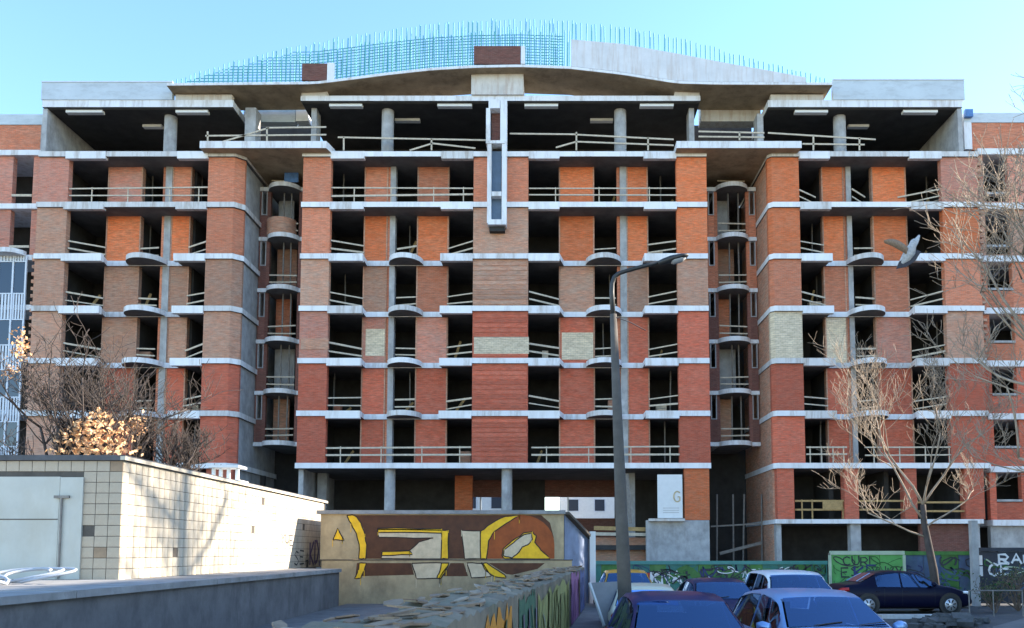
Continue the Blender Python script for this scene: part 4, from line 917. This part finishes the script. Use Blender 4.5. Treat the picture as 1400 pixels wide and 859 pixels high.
mat('tyre', (0.02,0.02,0.02), .85, var=0); mat('rim', (0.55,0.55,0.56), .35, .6, var=0); mat('black_trim', (0.015,0.015,0.016), .5, var=0); mat('headlamp', (0.75,0.77,0.8), .08, var=0, spec=.8); mat('taillamp', (0.45,0.015,0.01), .15, var=0); mat('plate', (0.75,0.75,0.72), .5, var=0)
def interp(pts, x):
    if x <= pts[0][0]: return pts[0][1]
    for (a, za), (b_, zb) in zip(pts, pts[1:]):
        if a <= x <= b_:
            t = (x-a)/(b_-a); return za + (zb-za)*t
    return pts[-1][1]
def smooth_prof(pts, x, h=.09): return sum(interp(pts, x + h*k/3)*wt for k, wt in zip((-3,-2,-1,0,1,2,3), (1,2,3,4,3,2,1)))/16
PROF = {'sedan': dict(L=4.5, W=1.74, belt=.90, top=[(-2.25,.55),(-2.22,.80),(-2.12,.97),(-1.62,1.03),(-.95,1.37),(-.4,1.44),(.15,1.42),(.45,1.36),(1.12,.97),(1.6,.88),(2.05,.74),(2.2,.60),(2.25,.45)], cowl=1.12, rf=.42, rr=-.95, tk=-1.60, bp=-.22),
        'hatch': dict(L=4.1, W=1.74, belt=.95, top=[(-2.05,.55),(-2.02,.85),(-1.92,1.08),(-1.55,1.42),(-.9,1.50),(-.3,1.52),(.15,1.49),(.42,1.43),(1.12,1.03),(1.5,.93),(1.88,.76),(2.0,.60),(2.05,.45)], cowl=1.10, rf=.38, rr=-1.58, tk=-1.92, bp=-.30),
        'suv': dict(L=4.3, W=1.78, belt=1.03, top=[(-2.15,.6),(-2.12,.95),(-2.05,1.15),(-1.8,1.56),(-1.1,1.63),(-.3,1.64),(.25,1.61),(.45,1.56),(1.08,1.14),(1.5,1.05),(1.95,.90),(2.08,.70),(2.15,.5)], cowl=1.06, rf=.42, rr=-1.82, tk=-2.05, bp=-.30),
        'old': dict(L=4.1, W=1.60, belt=.88, top=[(-2.05,.5),(-2.03,.84),(-1.95,.90),(-1.35,.93),(-.98,1.36),(-.5,1.41),(.2,1.40),(.45,1.36),(.95,.93),(1.8,.84),(1.98,.76),(2.05,.45)], cowl=.95, rf=.44, rr=-.98, tk=-1.33, bp=-.22)}
def car(kind, paint_, loc, rotz, label, group='cars parked in the yard', z_lift=0):
    P = PROF[kind]; L, Wd = P['L'], P['W']
    T = thing('parked_car', label, 'car', (loc[0], loc[1], 0), group); T.rotation_euler = (0,0,rotz)
    T.location = (0,0,0)
    def zt(x): return smooth_prof(P['top'], x)
    def w(x): return Wd/2*(1 - .16*(abs(x)/(L/2))**5)
    def belt(x): return min(P['belt'] - .03*x/L*2, zt(x) - .015)
    def dims(x):
        W_ = w(x); b = belt(x); g = max(0, zt(x) - b); t = min(1, g/.45); wr = W_*(.95 - .21*t)
        return W_, b, t, wr
    def section(x):
        W_, b, t, wr = dims(x); z = zt(x); e = (abs(x)/(L/2))**8; zs = .20 + .08*e
        return [(W_*.80, zs), (W_*.955, zs+.07), (W_*.985, min(.42, b-.1)), (W_, min(.60, b-.05)), (W_*.99, b-.045), (W_*.955, b), (wr, z-.012-.055*t), (wr-.05, z-.004-.012*t), (wr*.55, z+.012), (0, z+.018)]
    m = MB(); ns = 70; K = 10; V = []
    for i in range(ns+1):
        x = -L/2 + L*i/ns; s_ = section(x)
        V += [(x, -y, z) for y, z in s_] + [(x, y, z) for y, z in s_[-2::-1]]
    kk = 2*K - 1; Fs = []
    for i in range(ns):
        xm = -L/2 + L*(i+.5)/ns
        top_open = P['rf']+.05 < xm < P['cowl']-.05 or P['tk']+.06 < xm < P['rr']-.07
        side_open = P['bp']+.05 < xm < P['cowl']-.42 or (P['rr']+(.28 if kind == 'suv' else -.05)) < xm < P['bp']-.05
        for k in range(kk):
            if (top_open and 7 <= k <= 10) or (side_open and k in (5, 12)): continue
            Fs.append((i*kk+k, i*kk+(k+1) % kk, (i+1)*kk+(k+1) % kk, (i+1)*kk+k)[::-1])
    Fs += [tuple(range(kk)), tuple(ns*kk+k for k in range(kk))[::-1]]
    m.add(V, Fs); body = m.build('body', paint_, T, True)
    # windows
    def top_glass(x0, x1, name):
        V = []; na, nb = 8, 10
        for i in range(na+1):
            x = x0 + (x1-x0)*i/na; W_, b, t, wr = dims(x); ww = wr - .075; sl = (zt(x+.02)-zt(x-.02))/.04; nrm = Vector((-sl,0,1)).normalized()
            for j in range(nb+1):
                y = -ww + 2*ww*j/nb; z = zt(x) - .004 + .022*(1-(y/max(wr,.1))**2); V.append(Vector((x,y,z)) + nrm*.012)
        m = MB(); m.add(V, [(i*(nb+1)+j, (i+1)*(nb+1)+j, (i+1)*(nb+1)+j+1, i*(nb+1)+j+1)[::-1] for i in range(na) for j in range(nb)]); return m.build(name, 'car_glass', T, True)
    ws = top_glass(P['cowl']-.03, P['rf']+.05, 'windscreen'); top_glass(P['tk']+.04, P['rr']-.06, 'rear_window')
    for s_ in (-.35, .28):
        a = P['cowl']-.02; MB().bar((a, s_, zt(a)+.04), (a-.07, s_+.42, zt(a-.07)+.04), .012, .010).build('wiper', 'black_trim', ws)
    def side_glass(x0, x1, s_):
        V = []; na = 12; rows_ = []
        for i in range(na+1):
            x = x0 + (x1-x0)*i/na; W_, b, t, wr = dims(x); z_lo = b + .005; z_hi = zt(x) - .012 - .055*t - .008
            z_hi = max(z_hi, z_lo + .004)
            for z in (z_lo, (z_lo+z_hi)/2, z_hi):
                f = (z-b)/max(.02, (zt(x)-.012-.055*t)-b); V.append((x, s_*(W_*.955 + (wr-W_*.955)*f + .010), z))
        m = MB(); m.add(V, [((3*i+j, 3*i+3+j, 3*i+4+j, 3*i+1+j) if s_ < 0 else (3*i+j, 3*i+1+j, 3*i+4+j, 3*i+3+j)) for i in range(na) for j in range(2)]); m.build('side_window', 'car_glass', T, True)
    for s_ in (-1, 1):
        side_glass(P['bp']+.03, P['cowl']-.28, s_); side_glass(P['rr']-.12 if kind != 'suv' else P['rr']+.25, P['bp']-.03, s_)
        mr = MB(); mx = P['cowl']-.30; my = s_*(Wd/2+.02)
        mr.tube([(mx+.06, my, P['belt']+.10), (mx, my + s_*.09, P['belt']+.10), (mx-.02, my + s_*.17, P['belt']+.10)], [.055,.085,.06], 10); mr.build('mirror', paint_ if kind != 'old' else 'black_trim', T, True)
        for hx in (P['bp']+.12, P['bp']-.85):
            if kind != 'old' or hx > -.5: MB().box(hx-.09, hx+.09, s_*(Wd/2*.985)-.012, s_*(Wd/2*.985)+.022, .74, .77).build('door_handle', paint_, T)
        hl = MB(); xh = L/2-.14; hl.tube([(xh+.04, s_*(Wd/2-.34), .66), (xh-.02, s_*(Wd/2-.2), .69), (xh-.2, s_*(Wd/2-.085), .73)], [.055,.085,.04], 10); hl.build('headlight', 'headlamp', T, True)
        tl_ = MB(); xh = -L/2+.05; zz = .86 if kind != 'suv' else .98; tl_.tube([(xh-.03, s_*(Wd/2-.36), zz-.06), (xh+.0, s_*(Wd/2-.2), zz-.06), (xh+.19, s_*(Wd/2-.065), zz-.02)], [.05,.085,.06], 10); tl_.build('tail_light', 'taillamp', T, True)
        for xw_ in (L/2-.82, -L/2+.86):
            r_ = .315; yo = s_*(Wd/2+.012); yi = s_*(Wd/2-.2)
            MB().tube([(xw_, s_*(Wd/2-.12), .33), (xw_, s_*(Wd/2*.985+.010), .33)], [.385,.385], 24).build('wheel_arch', 'black_trim', T)
            wh = MB().tube([(xw_, yi, r_), (xw_, yi+(yo-yi)*.15, r_), (xw_, yi+(yo-yi)*.85, r_), (xw_, yo, r_)], [.26,.315,.315,.27], 28).build('wheel', 'tyre', T, True)
            rm = MB().tube([(xw_, yo-s_*.04, r_), (xw_, yo+s_*.006, r_)], [.212,.205], 24).build('rim', 'rim', wh, True)
            for q in range(7):
                a = 2*math.pi*(q+.5)/7; MB().box(xw_-.022, xw_+.022, yo+s_*.005, yo+s_*.010, r_+.075, r_+.185, Matrix.Rotation(a, 3, 'Y'), (xw_, yo, r_)).build('rim_gap', 'black_trim', wh)
    hb = P['belt']
    MB().box(P['cowl']-.30, P['cowl']+.05, -Wd/2*.86, Wd/2*.86, hb-.25, hb-.02).build('dashboard', 'dash', T)
    MB().box(P['tk']+.1, P['cowl']-.05, -Wd/2*.88, Wd/2*.88, .35, .40).build('cabin_floor', 'dash', T)
    for s_ in (-1, 1):
        sx = P['bp']+.15
        st = MB(); st.box(sx, sx+.5, s_*.36-.24, s_*.36+.24, .42, .60); st.box(sx-.16, sx+.02, s_*.36-.24, s_*.36+.24, .55, hb+.20, Matrix.Rotation(-.2, 3, 'Y')); st.build('seat', 'seat_cloth', T)
        MB().box(sx-.20, sx-.10, s_*.36-.13, s_*.36+.13, hb+.17, hb+.38).build('head_rest', 'seat_cloth', T)
    rs = MB(); rx_ = P['rr']+.25; rs.box(rx_, rx_+.5, -.6, .6, .42, .58); rs.box(rx_-.12, rx_+.02, -.6, .6, .5, hb+.12); rs.build('rear_seat', 'seat_cloth', T)
    MB().tube([(P['cowl']-.42 + .06*math.sin(a_), -.36 + .18*math.cos(a_), hb-.02 + .17*math.sin(a_)) for a_ in [2*math.pi*q/20 for q in range(21)]], .014, 6).build('steering_wheel', 'dash', T)
    MB().box(P['rf']+.16, P['rf']+.19, -.11, .11, zt(P['rf']+.17)-.13, zt(P['rf']+.17)-.06).build('rear_view_mirror', 'dash', T)
    for s_ in (-1, 1):
        for dx_ in (P['bp'], P['cowl']-.22, P['rr']+.12):
            q = MB(); V = []
            for z in [.30 + (belt(dx_)-.34)*r_/6 for r_ in range(7)]:
                yy = interp([(zz_, y_) for y_, zz_ in section(dx_)[1:6]], z)
                V += [(dx_-.004, s_*(yy+.0025), z), (dx_+.004, s_*(yy+.0025), z)]
            q.add(V, [(2*r_, 2*r_+1, 2*r_+3, 2*r_+2) for r_ in range(6)]); q.build('door_gap', 'black_trim', T)
    MB().box(L/2-.06, L/2+.012, -.42, .42, .40, .54).build('grille', 'black_trim', T); MB().box(L/2+.0121, L/2+.022, -.26, .26, .42, .52).build('number_plate', 'plate', T)
    MB().box(-L/2-.012, -L/2+.06, -.26, .26, .62, .73).build('number_plate', 'plate', T)
    MB().box(-L/2+.02, L/2-.02, -Wd/2*.72, Wd/2*.72, .17, .215).build('underbody', 'black_trim', T)
    T.location = (loc[0], loc[1], z_lift); return T
H90 = -math.pi/2
car('hatch', 'car_darkblue', (at(928,830,11.5).x, 11.75), H90 + .02, 'dark blue hatchback next to the lamp post, only windscreen and roof in view')
car('hatch', 'car_silver', (at(1117,830,12.4).x, 12.7), H90 + .05, 'silver blue hatchback nosed towards the viewer, lowest of the row')
car('sedan', 'car_navy', (at(980,810,20.5).x, 20.6), H90 + .03, 'dark saloon behind the dark blue hatchback with its bonnet showing')
car('suv', 'car_white', (at(1083,800,19.8).x, 20.0), H90, 'white tall car with raised roof behind the silver hatchback')
car('sedan', 'car_black', (at(1230,830,29).x, 29.2), .06, 'black saloon parked side-on before the bright green hoarding')
car('old', 'car_beige', (at(868,820,18.2).x+.15, 18.4), H90 + math.pi, 'cream old boxy saloon half hidden behind the lamp post')
car('hatch', 'car_orange', (at(835,800,26).x+.5, 26.4), H90, 'orange yellow car beside the sunlit end post of the ramp house')

# ------------------------------------------------------------------ trees
mat('bark_sunlit', (0.38,0.29,0.21), .9, var=.3, scale=3); mat('bark_dark', (0.075,0.058,0.05), .95, var=.3, scale=3); mat('bark_mid', (0.17,0.12,0.085), .95, var=.3, scale=4)  # palest bark has sunlight put into the twig colour
mat('leaf_orange', (0.80,0.46,0.24), .8, var=.45, scale=2.0); mat('leaf_green', (0.07,0.09,0.035), .8, var=.45, scale=2)
def grow(mb, p, d, r, length, depth, rng, up=.15, spread=.5, bend=.12, kids=3, minr=.008, tips=None, ratio=.66, fl=.0085):
    n = 4; pts = [p.copy()]; rad = [r]; cur = p.copy(); dd = d.normalized(); end_r = max(minr*.6, r*.58)
    for i in range(n):
        dd = (dd + Vector((rng.uniform(-1,1), rng.uniform(-1,1), rng.uniform(-1,1)))*bend + Vector((0,0,up*.25))).normalized()
        cur = cur + dd*length/n; pts.append(cur.copy()); rad.append(r + (end_r-r)*(i+1)/n)
    mb.tube(pts, [max(fl, q_) for q_ in rad], 8 if r > .06 else (5 if r > .02 else 3), r > .02)
    if depth <= 0 or r < minr:
        if tips is not None: tips.append((pts[-1], dd))
        return
    for i in range(kids):
        t = rng.uniform(.35, 1.0) if i else 1.0; k = min(n, max(1, round(t*n))); q = pts[k]
        a = Vector((rng.uniform(-1,1), rng.uniform(-1,1), rng.uniform(-.3,.8))).normalized()
        nd = (dd*(1-spread) + a*spread*1.3 + Vector((0,0,up))).normalized()
        grow(mb, q, nd, (end_r if not i else max(minr*.7, rad[k]*rng.uniform(.45,.7))), length*ratio*rng.uniform(.75,1.15), depth-1, rng, up, spread, bend, kids, minr, tips, ratio, fl)
def tree(name, label, base, trunk_pts, radii, limbs, mt, rng, cat='tree', depth=4, kids=3, **kw):
    T = thing(name, label, cat, base)
    tr = MB().tube(trunk_pts, radii, 12); tr.build('trunk', mt[0], T, True)
    cr = MB(); tips = []
    for p, d, r, l in limbs: grow(cr, Vector(p), Vector(d), r, l, depth, rng, tips=tips, kids=kids, **kw)
    cr.build('crown', mt[1], T, True); return T, tips
rng = random.Random(5)
# slim bare tree behind the black saloon
b = at(1281,812,32); b.z = 0; t1 = at(1263,712,32); t2 = at(1262,690,32)
tree('bare_tree', 'slim leafless tree with fanned sunlit twigs behind the black saloon', b, [b, (b.x-.1, 32, 1.4), t1, t2], [.17,.15,.115,.10],
     [(t1,(-.75,-.1,.9),.05,3.0),(t2,(-.35,.2,1),.055,3.2),(t2,(.1,-.2,1),.045,2.8),(t2,(.55,.1,1),.05,2.8),(t1+Vector((0,0,-.6)),(-1,.1,.35),.04,2.2),(t1+Vector((0,0,-.3)),(.9,.2,.5),.04,2.0)], ('bark_dark','bark_sunlit'), rng, depth=5, kids=4, up=.15, spread=.52, bend=.16, minr=.0035, ratio=.66, fl=.0075)
# tall tree standing just outside the frame, limbs reaching in
b = Vector((17.4, 25.0, 0))
limbs = []
for z, dx, dz, l, r in ((3.6,-1,.5,3.4,.07),(4.6,-1,.85,3.9,.085),(5.6,-1,1.15,4.2,.09),(6.8,-1,1.0,4.0,.085),(7.8,-1,1.3,3.8,.08),(8.8,-1,.9,3.6,.075),(10.2,-.9,.7,3.2,.07),(8,.9,.8,3.2,.07),(10.5,.9,.9,2.8,.06),(12,.1,1,2.8,.07),(13.4,-.1,1,2.6,.10),(13,.7,1,2.0,.05)):
    limbs.append(((17.4 - .03*z, 25, z), (dx, rng.uniform(-.3,.3), dz), r, l))
for z, dy, r, l in ((12.6,-1,.09,3.4),(13.6,1,.10,3.6),(14.6,-1,.08,2.8)): limbs.append(((17.0, 25, z), (rng.uniform(-.2,.2), dy, .55), r, l))
tree('bare_tree', 'tall leafless tree whose limbs, coloured as if sunlit, reach in over the red brick wing', b, [b,(17.3,25,3),(17.15,25,7),(17.05,25,11),(16.95,25,15.2),(17.1,25,17.4)], [.34,.29,.26,.22,.17,.10], limbs, ('bark_mid','bark_sunlit'), rng, depth=4, kids=4, up=.10, spread=.48, bend=.13, minr=.005, ratio=.64, fl=.0085)
# dark thicket by the left wing with a few leaves still on
for i, (u, Y, h, lab) in enumerate(((75,35,9.8,'dark bare tree with a few orange leaves by the slatted stair glazing'),(160,36,9.4,'dark bare tree with bright orange leaves behind the tiled corner'),(225,37,5.6,'dark leafless shrub behind the garage roof before the corner pier'))):
    b = at(u, 790, Y); b.z = 0; tp = Vector((b.x+.1, Y, 4.4))
    lm = [(tp, (rng.uniform(-1,1), rng.uniform(-.5,.5), 1.25), .085, h*.31) for _ in range(7)] + [(tp-Vector((0,0,.8)), (s_, 0, .7), .06, h*.27) for s_ in (-1, 1)]
    T, tips = tree('bare_tree', lab, b, [b, (b.x, Y, 1.6), tp], [.16,.13,.10], lm, ('bark_dark','bark_dark'), rng, depth=5, kids=4, up=.16, spread=.55, bend=.2, minr=.0105, ratio=.68, fl=.012)
    if i < 2:
        cu, cv = ((60,462),(125,590))[i]; cc_ = at(cu, cv, Y-.6); lv_ = MB()
        def leaf(c, s_):
            n_ = Vector((rng.uniform(-1,1), rng.uniform(-1,.3), rng.uniform(-1,1))).normalized(); a_ = n_.orthogonal().normalized(); b2_ = n_.cross(a_); an = rng.uniform(0,6.28); a_, b2_ = a_*math.cos(an)+b2_*math.sin(an), b2_*math.cos(an)-a_*math.sin(an)
            lv_.add([c - a_*s_, c + b2_*s_*.55 + n_*s_*.1, c + a_*s_, c - b2_*s_*.55 + n_*s_*.1], [(0,1,2,3)])
        if i == 1:
            for _ in range(900):
                uu = rng.gauss(128, 24); vt_ = 556 + abs(uu-134)*.62; vv = vt_ + (623-vt_)*rng.random()**.8
                if vt_ < 618 and (math.sin(uu*.43)+math.cos(vv*.51) > -.75): leaf(at(uu, vv, Y - 2.2 + rng.uniform(-1.0,.8)), rng.uniform(.07,.15))
            for _ in range(120): leaf(at(rng.gauss(188,7), rng.gauss(583,6), Y-.5), rng.uniform(.05,.11))
        else:
            for _ in range(170): leaf(at(rng.gauss(28,6), rng.gauss(475,12), Y-.4+rng.uniform(-.4,.4)), rng.uniform(.05,.11))
            for _ in range(60): leaf(at(rng.gauss(12,7), rng.gauss(508,5), Y-.4), rng.uniform(.05,.1))
        lv_.build('foliage', 'leaf_orange', T)
# scrub by the railing
for i, (u, Y, h, wd2, lab) in enumerate(((1392,30,1.9,1.1,'twiggy green bush against the dark hoarding'),(1360,29,1.1,.8,'small scrubby bush beside the pipe railing'))):
    b = at(u, 820, Y); b.z = 0; lm = [(b, (rng.uniform(-1,1), rng.uniform(-1,1), 1.2), .03, h*.42) for _ in range(9)]
    T = thing('bush', lab, 'bush', b); cr = MB(); tips = []
    for p, d, r, l in lm: grow(cr, p, Vector(d), r, l, 3, rng, spread=.55, bend=.2, minr=.008, tips=tips, ratio=.7)
    cr.build('stems', 'bark_mid', T); lv_ = MB()
    for tp_, dd in tips:
        for _ in range(4):
            c = tp_ + Vector((rng.gauss(0,.1), rng.gauss(0,.1), rng.gauss(0,.1))); n_ = Vector((rng.uniform(-1,1), rng.uniform(-1,1), rng.uniform(-1,1))).normalized(); a_ = n_.orthogonal().normalized(); b2_ = n_.cross(a_); s_ = rng.uniform(.03,.06)
            lv_.add([c-a_*s_, c+b2_*s_*.5, c+a_*s_, c-b2_*s_*.5], [(0,1,2,3)])
    lv_.build('foliage', 'leaf_green', T)
# rubble heap in front of the kerb
mat('rubble', (0.10,0.095,0.09), .95, var=.4, scale=5)
RB = MB()
for _ in range(90):
    c = at(rng.gauss(1300,24), 855, 24 + rng.uniform(-1,1.6)); s_ = rng.uniform(.06,.24); z = rng.uniform(0,.22)*max(.1, 1-abs(c.x-at(1300,855,24).x)/1.2)
    RB.box(c.x-s_, c.x+s_*rng.uniform(.6,1.4), c.y-s_*.7, c.y+s_*.7, z-.02, z+s_*.6, Matrix.Rotation(rng.uniform(0,3), 3, 'Z') @ Matrix.Rotation(rng.uniform(-.5,.5), 3, 'X'))
tag(RB.build('rubble', 'rubble'), 'loose dark rubble heaped at the kerb', 'rubble', kind='stuff')

# ------------------------------------------------------------------ pigeon in flight
mat('feather_grey', (0.42,0.40,0.38), .8, var=.3, scale=30); mat('feather_pale', (0.45,0.43,0.40), .8, var=.2, scale=30); mat('feather_dark', (0.035,0.032,0.04), .7, var=.3, scale=30); mat('feather_brown', (0.28,0.18,0.11), .8, var=.3, scale=30)
BP = at(1240, 344, 12.5)
BD = thing('bird', 'pigeon in flight with raised wings in front of the brick wing', 'bird', BP)
body = MB().tube([at(1228,365,12.5), at(1232,361,12.5), at(1238,354,12.5), at(1244,345,12.5), at(1247,337,12.5), at(1249,330,12.5), at(1250,327,12.5)], [.012,.045,.075,.085,.06,.045,.015], 12).build('body', 'feather_grey', BD, True)
def wing(root, tip, mid, chord, mt):
    m = MB(); V = []; n = 8; root, tip, mid = at(*root), at(*tip), at(*mid); ch = Vector(chord)
    for i in range(n+1):
        t = i/n; p = root*(1-t)**2 + mid*2*t*(1-t) + tip*t*t; wd = (1 - .75*t**2)*(1 + .25*math.sin(t*3))
        th_ = .012*(1-t)+.003
        for k in (0, .35, 1.0): V.append(p + ch*wd*k + Vector((0, -th_*(1-k), 0)))
        for k in (1.0, .35, 0): V.append(p + ch*wd*k + Vector((0, th_*(1-k)+.002, 0)))
    m.add(V, [(6*i+k, 6*i+(k+1) % 6, 6*i+6+(k+1) % 6, 6*i+6+k) for i in range(n) for k in range(6)] + [tuple(range(6))[::-1], tuple(6*n+k for k in range(6))]); m.build('wing', mt, BD, True)
wing((1240,338,12.45), (1208,329,12.2), (1224,322,12.3), (.09,.05,-.15), 'feather_brown')
wing((1247,343,12.55), (1258,322,12.8), (1256,336,12.7), (-.07,.04,.06), 'feather_pale')
tl2 = MB(); p0, p1, p2 = at(1240,352,12.5), at(1226,367,12.45), at(1234,369,12.55)
tl2.slab_xz([(q.x, q.z) for q in (at(1245,341,12.5), at(1258,345,12.5), at(1250,358,12.5), at(1238,366,12.5), at(1224,369,12.5), at(1228,359,12.5), at(1240,352,12.5))], 12.46, 12.475); tl2.build('tail', 'feather_dark', BD)
